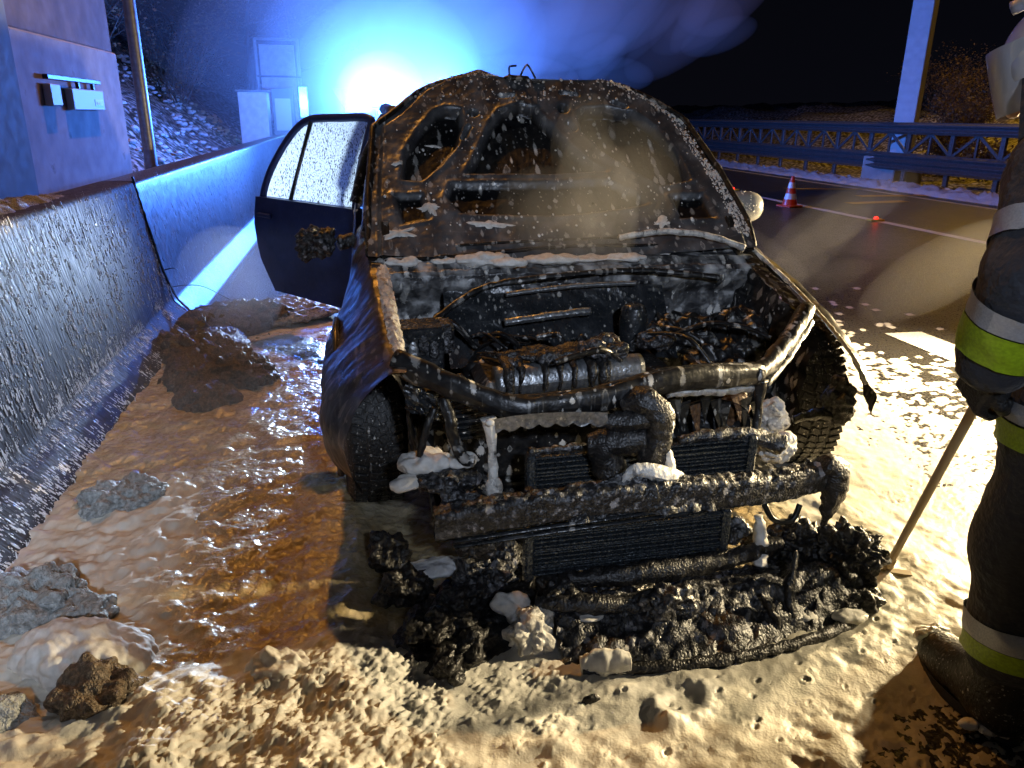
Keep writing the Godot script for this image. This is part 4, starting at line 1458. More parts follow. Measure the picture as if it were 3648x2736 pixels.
func front_end(car: Node3D) -> void:
	# upper crossmember, bent down in the middle
	var m := MB.new()
	m.tube(curve([Vector3(0.07, 0.73, -2.08), Vector3(0.25, 0.665, -1.98), Vector3(0.38, 0.625, -1.93), Vector3(0.63, 0.635, -1.93), Vector3(0.82, 0.665, -1.96), Vector3(1.03, 0.655, -2.01), Vector3(1.18, 0.635, -2.06)], 40), 0.034, 10, true, nb, 0.006, Vector2(0.7, 1.1))
	m.tube(curve([Vector3(0.08, 0.75, -2.09), Vector3(0.25, 0.69, -2.0), Vector3(0.38, 0.65, -1.95), Vector3(0.63, 0.66, -1.95), Vector3(0.82, 0.69, -1.98), Vector3(1.03, 0.68, -2.03), Vector3(1.18, 0.66, -2.08)], 40), 0.01, 6, true, nb, 0.003)
	var xm := put("crossmember", m, mats.engine, car)
	m = MB.new()
	m.tube(curve([Vector3(1.15, 0.64, -2.05), Vector3(1.22, 0.65, -2.1), Vector3(1.34, 0.69, -2.2), Vector3(1.5, 0.76, -2.36)], 16), 0.03, 10, true, nb, 0.006)
	m.tube(curve([Vector3(1.2, 0.6, -2.06), Vector3(1.3, 0.64, -2.14), Vector3(1.5, 0.72, -2.33)], 12), 0.016, 8, true, nb, 0.004)
	put("support_arm", m, mats.engine, xm)
	# bright lower lip with a drip edge
	m = MB.new()
	m.grid(func(u: float, v: float):
		var x := lerpf(0.3, 0.64, u)
		var y := 0.612 + 0.012 * sin(u * PI) - 0.034 * v - (0.012 * absf(sin(u * 22.0)) * v)
		return Vector3(x, y, -1.885 - 0.006 * v + 0.004 * na.get_noise_2d(x, v * 0.1)), 60, 6)
	put("lip", m, mats.bare_alloy, xm)
	for s in [[Vector3(0.31, 0.61, -1.905), Vector3(0.325, 0.36, -1.89)], [Vector3(1.185, 0.62, -2.06), Vector3(1.17, 0.38, -2.03)]]:
		m = MB.new()
		rough(m, [s[0], s[0].lerp(s[1], 0.4) + Vector3(0.004, 0, 0), s[0].lerp(s[1], 0.75), s[1]], [0.024, 0.011, 0.013, 0.02], 0.004, 18, 10)
		m.lump(s[0].lerp(s[1], 0.82), Vector3(0.024, 0.04, 0.02), nb, 0.01, 8, Basis.IDENTITY, 0.35)
		put("strut", m, mats.foamed_metal if s[0].x < 1 else mats.engine, xm)
	m = MB.new()
	m.lump(Vector3(0.31, 0.607, -1.878), Vector3(0.012, 0.01, 0.008), nb, 0.001, 6, Basis.IDENTITY, 0.35)
	put("bolt_head", m, mats.foam_lump, xm)
	# bumper beam, sagging, frosted with ash
	m = MB.new()
	m.grid(func(u: float, v: float):
		var x := lerpf(0.15, 1.34, u)
		var c := Vector3(x, 0.345 + 0.045 * sin(clampf(u * 1.25, 0, 1) * PI) + 0.03 * u, -1.83 + 0.065 * sin(u * PI) - 0.05 * u)
		var a := v * TAU
		var sq := 1.0 / maxf(absf(cos(a)), absf(sin(a)))
		var r := Vector3(0, sin(a) * 0.042 * minf(sq, 1.25), cos(a) * 0.034 * minf(sq, 1.25))
		var p := c + r
		return p + r.normalized() * (0.012 * nb.get_noise_3dv(p) * (1.0 if sin(a) > 0.2 else 0.3) + 0.007 * na.get_noise_3dv(p)), 200, 30)
	var beam := put("bumper_beam", m, mats.char_frosted, car)
	m = MB.new()
	for e in [0.305, 0.322]:
		m.tube(curve([Vector3(0.2, e - 0.012, -1.79), Vector3(0.5, e + 0.028, -1.758), Vector3(0.8, e + 0.04, -1.765), Vector3(1.25, e + 0.03, -1.84)], 40), 0.006, 6)
	put("beam_flange", m, mats.insulation, beam)
	m = MB.new()
	m.grid(func(u: float, v: float):
		var x := lerpf(0.5, 0.92, u)
		var peak := maxf(0.0, 1.0 - absf(x - 0.7) / 0.2)
		var y := 0.36 + v * (0.045 + 0.085 * peak)
		return Vector3(x, y, -1.75 - 0.055 * v + 0.02 * na.get_noise_2d(x, y) + 0.008 * nb.get_noise_2d(x, y)), 60, 26)
	put("buckled_bracket", m, mats.char_frosted, beam)
	m = MB.new()
	rough(m, [Vector3(0.66, 0.445, -1.79), Vector3(0.7, 0.475, -1.8), Vector3(0.78, 0.455, -1.8), Vector3(0.84, 0.44, -1.82)], [0.012, 0.022, 0.024, 0.01], 0.008, 18, 8)
	put("plate_edge", m, mats.foamed_metal, beam)
	# torn end hanging off the beam
	m = MB.new()
	rough(m, [Vector3(1.3, 0.42, -1.86), Vector3(1.345, 0.39, -1.86), Vector3(1.34, 0.33, -1.84), Vector3(1.32, 0.26, -1.83), Vector3(1.315, 0.225, -1.83)], [0.03, 0.045, 0.036, 0.022, 0.004], 0.03, 30, 14)
	put("torn_end", m, mats.char, beam)
	m = MB.new()
	m.tube(curve([Vector3(1.12, 0.31, -1.84), Vector3(1.15, 0.262, -1.83), Vector3(1.21, 0.255, -1.83), Vector3(1.235, 0.3, -1.84)], 14), 0.009, 8)
	put("tow_loop", m, mats.engine, beam)
	# coolers
	core(car, Vector3(0.46, 0.3, -1.985), Vector3(1.12, 0.45, -1.985), 11, "upper_radiator", 0.02)
	core(car, Vector3(0.43, 0.15, -1.855), Vector3(0.99, 0.285, -1.855), 13, "lower_radiator", 0.02)
	m = MB.new()
	rough(m, [Vector3(0.44, 0.462, -1.985), Vector3(0.55, 0.47, -1.98), Vector3(0.68, 0.462, -1.985)], 0.012, 0.012, 30, 8)
	put("radiator_residue", m, mats.char_frosted, car)
	m = MB.new()
	rough(m, [Vector3(0.9, 0.465, -1.99), Vector3(1.0, 0.475, -1.99), Vector3(1.14, 0.46, -2.0), Vector3(1.24, 0.43, -1.98)], [0.014, 0.02, 0.024, 0.03], 0.022, 30, 10)
	put("radiator_residue", m, mats.char_frosted, car)
	# melted lump hanging in front of the radiator
	m = MB.new()
	rough(m, [Vector3(0.7, 0.615, -1.93), Vector3(0.745, 0.635, -1.9), Vector3(0.785, 0.6, -1.88), Vector3(0.79, 0.53, -1.88), Vector3(0.775, 0.47, -1.88), Vector3(0.79, 0.41, -1.87), Vector3(0.8, 0.36, -1.85)], [0.03, 0.042, 0.04, 0.036, 0.042, 0.024, 0.014], 0.014, 50, 16)
	rough(m, [Vector3(0.6, 0.585, -1.93), Vector3(0.66, 0.575, -1.91), Vector3(0.76, 0.585, -1.89)], [0.012, 0.03, 0.03], 0.012, 20, 10)
	rough(m, [Vector3(0.6, 0.5, -1.94), Vector3(0.68, 0.51, -1.92), Vector3(0.76, 0.52, -1.9)], [0.03, 0.045, 0.04], 0.014, 20, 12)
	rough(m, [Vector3(0.64, 0.52, -1.93), Vector3(0.665, 0.43, -1.93), Vector3(0.7, 0.36, -1.9)], [0.04, 0.05, 0.05], 0.018, 22, 14)
	var lump := put("melted_grille", m, mats.char, car)
	m = MB.new()
	rough(m, [Vector3(0.812, 0.5, -1.855), Vector3(0.822, 0.46, -1.855), Vector3(0.82, 0.43, -1.85), Vector3(0.83, 0.39, -1.845), Vector3(0.822, 0.345, -1.835)], [0.006, 0.016, 0.018, 0.006, 0.009], 0.007, 26, 8)
	rough(m, [Vector3(0.785, 0.63, -1.87), Vector3(0.81, 0.595, -1.86), Vector3(0.817, 0.55, -1.86)], [0.006, 0.01, 0.006], 0.005, 14, 7)
	put("foam_drip", m, mats.foam_lump, lump)
	# burnt-out headlamp on the right
	var hl := Node3D.new()
	hl.name = "headlamp_remains"
	car.add_child(hl, true)
	org[hl] = org[car]
	m = MB.new()
	m.grid(func(u: float, v: float):
		var a := lerpf(-0.5 * PI, 1.5 * PI, u)
		var r := 0.012 + 0.095 * v
		return Vector3(1.03 + cos(a) * r * 1.35, 0.475 + sin(a) * r * 0.8, -2.16 + 0.09 * v * v + 0.012 * nb.get_noise_2d(cos(a) * r, sin(a) * r)), 40, 12)
	put("reflector_bowl", m, mats.engine, hl)
	for k in 9:
		m = MB.new()
		var x := 0.92 + k * 0.034
		var y := 0.56 - 0.012 * (k % 3)
		m.face([Vector3(x - 0.02, y, -2.08), Vector3(x + 0.022, y + 0.006, -2.09), Vector3(x + 0.012 - 0.02 * (k % 2), y - 0.07 - 0.05 * fmod(k * 0.37, 1.0), -2.06)])
		m.face([Vector3(x - 0.02, y, -2.083), Vector3(x + 0.022, y + 0.006, -2.093), Vector3(x + 0.012 - 0.02 * (k % 2), y - 0.07 - 0.05 * fmod(k * 0.37, 1.0), -2.063)])
		put("shard", m, mats.rust if k % 4 == 2 else mats.engine, hl)
	m = MB.new()
	m.lump(Vector3(1.15, 0.5, -2.13), Vector3(0.05, 0.06, 0.03), nb, 0.03, 12, Basis.IDENTITY, 0.35)
	put("rusty_bracket", m, mats.rust, hl)
	m = MB.new()
	rough(m, [Vector3(0.86, 0.62, -2.0), Vector3(0.95, 0.615, -2.02), Vector3(1.05, 0.6, -2.05), Vector3(1.17, 0.595, -2.08)], 0.02, 0.008, 24, 8)
	put("lamp_frame", m, mats.foamed_metal, hl)
	# wreckage in the left corner: hoses, foam, charred bracket
	var lc := Node3D.new()
	lc.name = "corner_wreckage"
	car.add_child(lc, true)
	org[lc] = org[car]
	m = MB.new()
	rough(m, [Vector3(0.2, 0.63, -2.03), Vector3(0.215, 0.58, -2.0), Vector3(0.225, 0.52, -2.0), Vector3(0.25, 0.46, -1.99), Vector3(0.28, 0.445, -1.99)], 0.018, 0.004, 26, 10)
	rough(m, [Vector3(0.18, 0.6, -2.03), Vector3(0.15, 0.54, -2.02), Vector3(0.13, 0.46, -2.02)], 0.011, 0.003, 16, 8)
	put("hose", m, mats.engine, lc)
	m = MB.new()
	m.grid(func(u: float, v: float): return Vector3(0.1 + 0.1 * u + 0.02 * na.get_noise_2d(u, v), 0.66 - 0.08 * v - 0.04 * u, -2.07 + 0.03 * na.get_noise_2d(u * 0.3, v * 0.3)), 14, 12)
	put("torn_liner", m, mats.insulation, lc)
	m = MB.new()
	m.lump(Vector3(0.15, 0.43, -2.04), Vector3(0.085, 0.035, 0.06), na, 0.045, 18)
	m.lump(Vector3(0.25, 0.435, -2.02), Vector3(0.05, 0.02, 0.04), na, 0.03, 14)
	m.lump(Vector3(0.09, 0.4, -1.98), Vector3(0.05, 0.02, 0.04), na, 0.02, 12)
	put("foam_heap", m, mats.foam_lump, lc)
	m = MB.new()
	m.lump(Vector3(0.24, 0.33, -1.9), Vector3(0.075, 0.07, 0.06), nb, 0.05, 26, Basis.IDENTITY, 0.35)
	m.lump(Vector3(0.27, 0.27, -1.86), Vector3(0.06, 0.05, 0.05), nb, 0.04, 20, Basis.IDENTITY, 0.35)
	m.lump(Vector3(0.2, 0.4, -1.98), Vector3(0.1, 0.03, 0.06), nb, 0.03, 20, Basis.IDENTITY, 0.35)
	put("charred_bracket", m, mats.char_frosted, lc)
	m = MB.new()
	for k in 9:
		m.box(Vector3(0.27 + 0.012 * (k % 2), 0.47 + 0.018 * k, -2.12), Vector3(0.06, 0.004, 0.02), Basis(Vector3.BACK, 0.05), 0.001)
	var lv := put("louvre_stack", m, mats.insulation, lc)
	lv.set_meta("kind", "stuff")
	for k in 3:
		m = MB.new()
		m.lump(Vector3(0.4 + 0.03 * k, 0.335 + 0.03 * (k % 2), -1.92), Vector3(0.018, 0.022, 0.018), nb, 0.012, 8, Basis.IDENTITY, 0.35)
		put("melted_clip", m, mats.char_frosted, lc)

func engine_bay(car: Node3D) -> void:
	# scuttle under the windscreen, coated with foam
	var m := MB.new()
	var pr := [Vector2(-3.16, 0.99), Vector2(-3.02, 0.955), Vector2(-2.93, 0.9), Vector2(-2.9, 0.865), Vector2(-2.84, 0.862), Vector2(-2.8, 0.835), Vector2(-2.77, 0.842), Vector2(-2.755, 0.825), Vector2(-2.76, 0.78), Vector2(-2.82, 0.72), Vector2(-2.83, 0.5)]
	m.grid(func(u: float, v: float):
		var x := lerpf(0.03, 1.53, u)
		var t := v * (pr.size() - 1)
		var i := mini(int(t), pr.size() - 2)
		var q: Vector2 = pr[i].lerp(pr[i + 1], t - i)
		var bow := 0.07 * (1.0 - pow(2 * u - 1, 2.0))
		return Vector3(x, q.y + 0.008 * na.get_noise_2d(x, q.x * 1.5) + 0.004 * nb.get_noise_2d(x, q.x), q.x - bow * 0.6 + 0.01 * na.get_noise_2d(x + 3.0, q.y)), 150, 80)
	put("scuttle", m, mats.cowl, car)
	m = MB.new()
	m.tube(curve([Vector3(0.08, 0.87, -2.86), Vector3(0.4, 0.88, -2.9), Vector3(0.8, 0.9, -2.93), Vector3(1.2, 0.895, -2.93), Vector3(1.48, 0.9, -2.92)], 60), 0.008, 6, true, nb, 0.003)
	m.tube(curve([Vector3(0.35, 0.91, -2.94), Vector3(0.7, 0.92, -2.96), Vector3(1.1, 0.925, -2.97)], 40), 0.006, 6, true, nb, 0.002)
	put("wiper_arm", m, mats.sheet, car)
	m = MB.new()
	rough(m, [Vector3(1.0, 0.93, -2.93), Vector3(1.2, 0.95, -2.93), Vector3(1.36, 0.935, -2.9), Vector3(1.5, 0.89, -2.85)], 0.013, 0.004, 30, 8)
	put("scuttle_edge", m, mats.foamed_metal, car)
	m = MB.new()
	for g in [[0.45, -2.87, 0.1, 0.045], [0.54, -2.82, 0.06, 0.03], [0.72, -2.87, 0.1, 0.03], [1.0, -2.87, 0.08, 0.025], [1.16, -2.93, 0.05, 0.035], [0.3, -2.88, 0.05, 0.025], [0.14, -2.88, 0.07, 0.03], [0.85, -2.9, 0.12, 0.02], [0.12, -2.95, 0.06, 0.04]]:
		m.lump(Vector3(g[0], 0.855 + g[3] * 0.2, g[1]), Vector3(g[2] * 1.15, g[3] * 0.62, g[2] * 0.6), na, g[2] * 0.3, 16)
	put("foam_patch", m, mats.foam_lump, car).set_meta("kind", "stuff")
	# smooth heat shield panel at the back of the bay
	m = MB.new()
	m.grid(func(u: float, v: float):
		var x := lerpf(0.28, 1.12, u)
		var y := 0.775 - 0.23 * v + 0.02 * sin(u * PI)
		return Vector3(x, y, -2.74 + 0.2 * v * v + 0.03 * sin(v * PI) + 0.012 * na.get_noise_2d(x * 0.5, y)), 50, 24)
	put("heat_shield", m, mats.insulation, car)
	m = MB.new()
	rough(m, [Vector3(0.5, 0.772, -2.68), Vector3(0.75, 0.79, -2.7), Vector3(1.0, 0.795, -2.7)], 0.009, 0.002, 30, 8)
	rough(m, [Vector3(0.48, 0.69, -2.6), Vector3(0.62, 0.705, -2.6), Vector3(0.8, 0.715, -2.62)], 0.014, 0.003, 30, 8)
	put("highlight_bar", m, mats.bare_alloy, car)  # bright bars added as the highlight lines on the shield panel
	m = MB.new()
	rough(m, [Vector3(0.2, 0.69, -2.58), Vector3(0.3, 0.74, -2.66), Vector3(0.42, 0.79, -2.72), Vector3(0.7, 0.82, -2.75), Vector3(1.05, 0.83, -2.76), Vector3(1.35, 0.8, -2.72)], 0.012, 0.004, 50, 8)
	put("cable_duct", m, mats.engine, car)
	m = MB.new()
	m.lathe([Vector2(0.0, 0.06), Vector2(0.03, 0.058), Vector2(0.045, 0.045), Vector2(0.05, 0.0), Vector2(0.048, -0.1)], Transform3D(Basis.IDENTITY, Vector3(0.93, 0.7, -2.52)), 20)
	put("reservoir", m, mats.insulation, car)
	# battery in the left rear corner
	var bt := Node3D.new()
	bt.name = "battery"
	car.add_child(bt, true)
	org[bt] = org[car]
	m = MB.new()
	m.box(Vector3(0.165, 0.66, -2.46), Vector3(0.075, 0.075, 0.07), Basis(Vector3.UP, 0.08), 0.006)
	put("case", m, mats.insulation, bt)
	for k in 4:
		m = MB.new()
		m.lump(Vector3(0.11 + 0.034 * k, 0.68 - 0.02 * (k % 2), -2.386), Vector3(0.018, 0.035, 0.008), nb, 0.01, 8, Basis.IDENTITY, 0.35)
		put("melted_cell", m, mats.bare_alloy if k == 1 else mats.char_frosted, bt)
	m = MB.new()
	m.box(Vector3(0.255, 0.69, -2.46), Vector3(0.026, 0.05, 0.05), Basis.IDENTITY, 0.01)
	put("fuse_box", m, mats.char_frosted, bt)
	# valve cover, a bright tube with charred leads dripping over it
	var eng := Node3D.new()
	eng.name = "engine"
	car.add_child(eng, true)
	org[eng] = org[car]
	m = MB.new()
	m.box(Vector3(0.68, 0.42, -2.42), Vector3(0.34, 0.17, 0.2), Basis.IDENTITY, 0.03)
	m.box(Vector3(0.3, 0.36, -2.4), Vector3(0.14, 0.13, 0.16), Basis.IDENTITY, 0.03)
	put("block", m, mats.engine, eng)
	m = MB.new()
	m.tube(curve([Vector3(0.38, 0.6, -2.22), Vector3(0.6, 0.607, -2.23), Vector3(0.86, 0.612, -2.25)], 20), 0.05, 18, true, nb, 0.002)
	put("rail_tube", m, mats.bare_alloy, eng)
	m = MB.new()
	for k in 9:
		var x := 0.4 + 0.47 * pow(rng.randf(), 0.9)
		var l := rng.randf_range(0.03, 0.085)
		rough(m, [Vector3(x, 0.665, -2.26), Vector3(x + 0.004, 0.65, -2.185), Vector3(x + 0.002, 0.62, -2.165), Vector3(x, 0.62 - l, -2.17)], [0.016, 0.012, 0.008 + 0.006 * rng.randf(), 0.004], 0.006, 16, 7)
	m.lump(Vector3(0.6, 0.672, -2.27), Vector3(0.2, 0.025, 0.05), nb, 0.03, 26, Basis.IDENTITY, 0.35)
	put("melted_loom", m, mats.char, eng)
	m = MB.new()
	m.lump(Vector3(0.73, 0.69, -2.24), Vector3(0.075, 0.035, 0.05), nb, 0.03, 24, Basis.IDENTITY, 0.35)
	m.lump(Vector3(0.55, 0.675, -2.21), Vector3(0.04, 0.02, 0.03), nb, 0.02, 16, Basis.IDENTITY, 0.35)
	m.lump(Vector3(0.44, 0.66, -2.22), Vector3(0.02, 0.018, 0.02), nb, 0.012, 10, Basis.IDENTITY, 0.35)
	m.lump(Vector3(0.97, 0.66, -2.4), Vector3(0.07, 0.03, 0.05), nb, 0.03, 18, Basis.IDENTITY, 0.35)
	put("ash_foam", m, mats.char_frosted, eng).set_meta("kind", "stuff")
	m = MB.new()
	rough(m, [Vector3(0.4, 0.535, -2.16), Vector3(0.6, 0.545, -2.165), Vector3(0.9, 0.55, -2.19)], 0.014, 0.006, 30, 8)
	m.box(Vector3(0.74, 0.64, -1.985), Vector3(0.1, 0.008, 0.02), Basis(Vector3.BACK, 0.05), 0.003)
	put("rusty_rail", m, mats.rust, eng)
	for g in [[Vector3(1.2, 0.5, -2.4), Vector3(0.12, 0.12, 0.12)], [Vector3(1.15, 0.62, -2.62), Vector3(0.14, 0.06, 0.1)], [Vector3(0.45, 0.52, -2.5), Vector3(0.12, 0.07, 0.1)], [Vector3(1.38, 0.55, -2.6), Vector3(0.1, 0.16, 0.16)], [Vector3(0.25, 0.52, -2.25), Vector3(0.09, 0.07, 0.08)]]:
		m = MB.new()
		m.lump(g[0], g[1], na, 0.05, 20)
		put("burnt_component", m, mats.engine, eng)
	# loose hoses and wires
	for k in 16:
		m = MB.new()
		var p := Vector3(rng.randf_range(0.3, 1.35), rng.randf_range(0.55, 0.66), rng.randf_range(-2.65, -2.15))
		var q := p + Vector3(rng.randf_range(-0.3, 0.3), rng.randf_range(-0.06, 0.1), rng.randf_range(-0.25, 0.15))
		rough(m, [p, p.lerp(q, 0.35) + Vector3(0, 0.05, 0.02), p.lerp(q, 0.7) + Vector3(0.02, 0.03, 0), q], rng.randf_range(0.003, 0.011), 0.002, 20, 6)
		put("wire", m, mats.engine, eng)
	# walls of the bay
	m = MB.new()
	m.box(Vector3(0.77, 0.5, -2.88), Vector3(0.72, 0.3, 0.02), Basis.IDENTITY, 0.01)
	put("firewall", m, mats.engine, car)
	for s in [[0.13, 0.02], [1.43, -0.02]]:
		m = MB.new()
		m.grid(func(u: float, v: float):
			var z := lerpf(-2.88, -2.08 if s[0] < 1 else -2.25, u)
			var y := lerpf(0.3, 0.86 - 0.17 * u, v)
			return Vector3(s[0] + 0.02 * na.get_noise_2d(z, y) - s[1] * 3.0 * v * v, y, z), 30, 20)
		put("inner_wing", m, mats.engine, car)
	m = MB.new()
	m.box(Vector3(0.77, 0.22, -2.5), Vector3(0.6, 0.03, 0.4), Basis.IDENTITY, 0.01)
	put("subframe", m, mats.engine, car)

func fenders(car: Node3D) -> void:
	# left: still whole, bulging round the wheel
	var m := MB.new()
	m.grid(func(u: float, v: float):
		var z := lerpf(-3.45, -2.0, u)
		var top := Vector2(lerpf(0.02, 0.065, smoothstep(-2.9, -2.0, z)), lerpf(0.93, 0.725, smoothstep(-3.4, -2.0, z)))
		var bulge := smoothstep(-3.3, -2.4, z) * smoothstep(-1.9, -2.25, z)
		var mid := Vector2(-0.05 - 0.085 * bulge, top.y - 0.17)
		var arch := 0.37 * 0.37 - (z + 2.7) * (z + 2.7)
		var low := 0.2 if z < -2.9 else 0.36
		if arch > 0.0:
			low = maxf(low, 0.31 + sqrt(arch))
		low = minf(low, top.y - 0.1)
		var bot := Vector2(-0.07 - 0.05 * bulge, low)
		if z > -2.25:
			bot.x = lerpf(bot.x, -0.035, smoothstep(-2.25, -2.0, z))
		var p: Vector2
		if v < 0.12:
			p = Vector2(top.x + 0.035 * (1.0 - v / 0.12), top.y - 0.004)
		else:
			var t := (v - 0.12) / 0.88
			p = top * (1 - t) * (1 - t) + (mid * 2.0 - (top + bot) * 0.5) * 2.0 * t * (1 - t) + bot * t * t
			p.x = minf(p.x, lerpf(top.x, bot.x, t) + 0.0)
		return Vector3(p.x + 0.006 * na.get_noise_2d(z, p.y), p.y + 0.005 * na.get_noise_2d(z + 4, p.y), z), 110, 44)
	var f := put("left_wing", m, mats.fender, car)
	tag(f, "whole soot black wing streaked by rain, beside the brown foam")
	m = MB.new()
	var ps := []
	for i in 24:
		var a := lerpf(-0.1, PI + 0.1, i / 23.0)
		ps.append(Vector3(-0.105, 0.31 + sin(a) * 0.375, -2.7 + cos(a) * 0.375))
	m.tube(ps, 0.012, 7, true, nb, 0.004)
	put("arch_lip", m, mats.fender, f)
	# ledge along its top, thick with foam
	m = MB.new()
	m.grid(func(u: float, v: float):
		var z := lerpf(-2.95, -2.09, u)
		var w := 0.055 * (1.0 - 0.25 * u)
		return Vector3(0.035 + 0.035 * u + v * w + 0.006 * nb.get_noise_2d(z, v), lerpf(0.885, 0.725, u) - 0.016 + 0.012 * sin(v * PI) + 0.009 * nb.get_noise_2d(z * 0.7, v * 0.1), z), 80, 10)
	put("foam_ledge", m, mats.foamed_metal, f)
	m = MB.new()
	m.grid(func(u: float, v: float):
		var a := lerpf(1.0, PI - 0.1, u)
		return Vector3(lerpf(-0.07, 0.12, v), 0.31 + sin(a) * (0.36 - 0.01 * v), -2.72 + cos(a) * (0.36 - 0.01 * v)), 24, 6)
	put("wheel_liner", m, mats.char, f)
	# right: a thin strip of wing left hanging
	var topc := curve([Vector3(1.55, 0.93, -3.05), Vector3(1.585, 0.86, -2.9), Vector3(1.635, 0.775, -2.72), Vector3(1.675, 0.67, -2.5), Vector3(1.7, 0.585, -2.36), Vector3(1.72, 0.5, -2.28)], 60)
	var botc := curve([Vector3(1.66, 0.8, -3.1), Vector3(1.69, 0.76, -2.95), Vector3(1.73, 0.7, -2.75), Vector3(1.75, 0.6, -2.52), Vector3(1.76, 0.48, -2.36), Vector3(1.735, 0.4, -2.25)], 60)
	m = MB.new()
	m.grid(func(u: float, v: float):
		var i := int(round(u * 60))
		var p: Vector3 = topc[i].lerp(botc[i], v)
		p += Vector3(0.028, 0.014, 0.0) * sin(v * PI)
		p += Vector3(0.006, 0.004, 0.006) * na.get_noise_3dv(p)
		if u > 0.75:
			p.y -= 0.03 * absf(nb.get_noise_2d(p.z * 1.5, 1.0)) * v
		return p, 60, 12)
	f = put("right_wing", m, mats.fender, car)
	tag(f, "torn strip of wing hanging over the lit tyre")
	m = MB.new()
	m.tube(topc, 0.008, 6, true, nb, 0.003)
	put("wing_edge", m, mats.foamed_metal, f)
	m = MB.new()
	m.lump(Vector3(1.66, 0.42, -2.33), Vector3(0.05, 0.09, 0.05), nb, 0.06, 22, Basis.IDENTITY, 0.35)
	rough(m, [Vector3(1.5, 0.35, -2.35), Vector3(1.58, 0.37, -2.34), Vector3(1.66, 0.36, -2.33)], [0.012, 0.02, 0.02], 0.014, 20, 8)
	m.lump(Vector3(1.42, 0.5, -2.5), Vector3(0.1, 0.1, 0.06), nb, 0.04, 20, Basis.IDENTITY, 0.35)
	put("melted_liner", m, mats.char, f)
	m = MB.new()
	m.lump(Vector3(1.33, 0.43, -2.2), Vector3(0.05, 0.07, 0.04), nb, 0.06, 18, Basis.IDENTITY, 0.35)
	m.lump(Vector3(1.27, 0.39, -2.05), Vector3(0.06, 0.04, 0.05), nb, 0.04, 16, Basis.IDENTITY, 0.35)
	put("foam_clot", m, mats.foamed_metal, f)
	m = MB.new()
	m.grid(func(u: float, v: float):
		var z := lerpf(-3.0, -2.35, u)
		return Vector3(1.49 + 0.06 * v + 0.012 * na.get_noise_2d(z, v), lerpf(0.9, 0.72, u) + 0.006 * nb.get_noise_2d(z, v), z), 50, 6)
	put("wing_rail", m, mats.sheet, f)

func wheel(car: Node3D, c: Vector3, steer: float, label: String) -> void:
	var w := Node3D.new()
	w.name = "wheel"
	var k := 0
	while car.has_node(NodePath(w.name)):
		k += 1
		w.name = "wheel_%03d" % k
	car.add_child(w, true)
	org[w] = org[car]
	if label:
		w.set_meta("label", label)
	var side := 1.0 if c.x > 0.77 else -1.0
	var b := Basis(Vector3.UP, steer) * Basis(Vector3.BACK, -PI / 2)
	var xf := Transform3D(b, c)
	var m := MB.new()
	var prof := [Vector2(0.195, -0.085), Vector2(0.205, -0.098), Vector2(0.25, -0.107), Vector2(0.285, -0.1), Vector2(0.303, -0.086), Vector2(0.31, -0.06), Vector2(0.312, 0.0), Vector2(0.31, 0.06), Vector2(0.303, 0.086), Vector2(0.285, 0.1), Vector2(0.25, 0.107), Vector2(0.205, 0.098), Vector2(0.195, 0.085)]
	m.lathe(prof, xf, 56)
	# tread blocks: slanted lugs outside, ribs inside
	for i in 56:
		var a := TAU * i / 56
		for s in [-1.0, 1.0]:
			var r := Vector3(cos(a), 0, sin(a))
			var t := Vector3(-sin(a), 0, cos(a))
			var lb := Basis(t, Vector3.UP, r).rotated(r, 0.35 * s)
			m.box(xf * (r * 0.313 + Vector3(0, 0.066 * s, 0)), Vector3(0.013, 0.022, 0.005), b * lb, 0.002)
			m.box(xf * (r * 0.313 + Vector3(0, 0.02 * s, 0)), Vector3(0.0145, 0.015, 0.005), b * lb, 0.002)
	put("tyre", m, mats.tyre, w)
	m = MB.new()
	m.lathe([Vector2(0.2, 0.09), Vector2(0.19, 0.085), Vector2(0.175, 0.03), Vector2(0.17, -0.07), Vector2(0.2, -0.09)], xf, 36)
	for i in 5:
		var a := TAU * i / 5
		m.bar(xf * Vector3(0.03 * cos(a), -0.05 * side, 0.03 * sin(a)), xf * Vector3(0.178 * cos(a), -0.06 * side, 0.178 * sin(a)), 0.05, 0.02)
	m.lathe([Vector2(0.0, 0.05), Vector2(0.05, 0.045), Vector2(0.06, -0.06), Vector2(0.0, -0.065)], xf, 18)
	put("rim", m, mats.engine, w)
	m = MB.new()
	m.lathe([Vector2(0.0, 0.012), Vector2(0.13, 0.012), Vector2(0.13, -0.012), Vector2(0.0, -0.012)], xf, 28)
	put("brake_disc", m, mats.rust, w)

func body_x(h: float, z: float) -> float:
	# half width of the body at a height
	var taper := 0.03 * smoothstep(-5.2, -6.1, z)
	if h < 0.9:
		return 0.80 + 0.03 * sin(clampf((h - 0.2) / 0.7, 0, 1) * PI) - taper
	return lerpf(0.80, 0.57, pow((h - 0.9) / 0.5, 1.2)) - taper

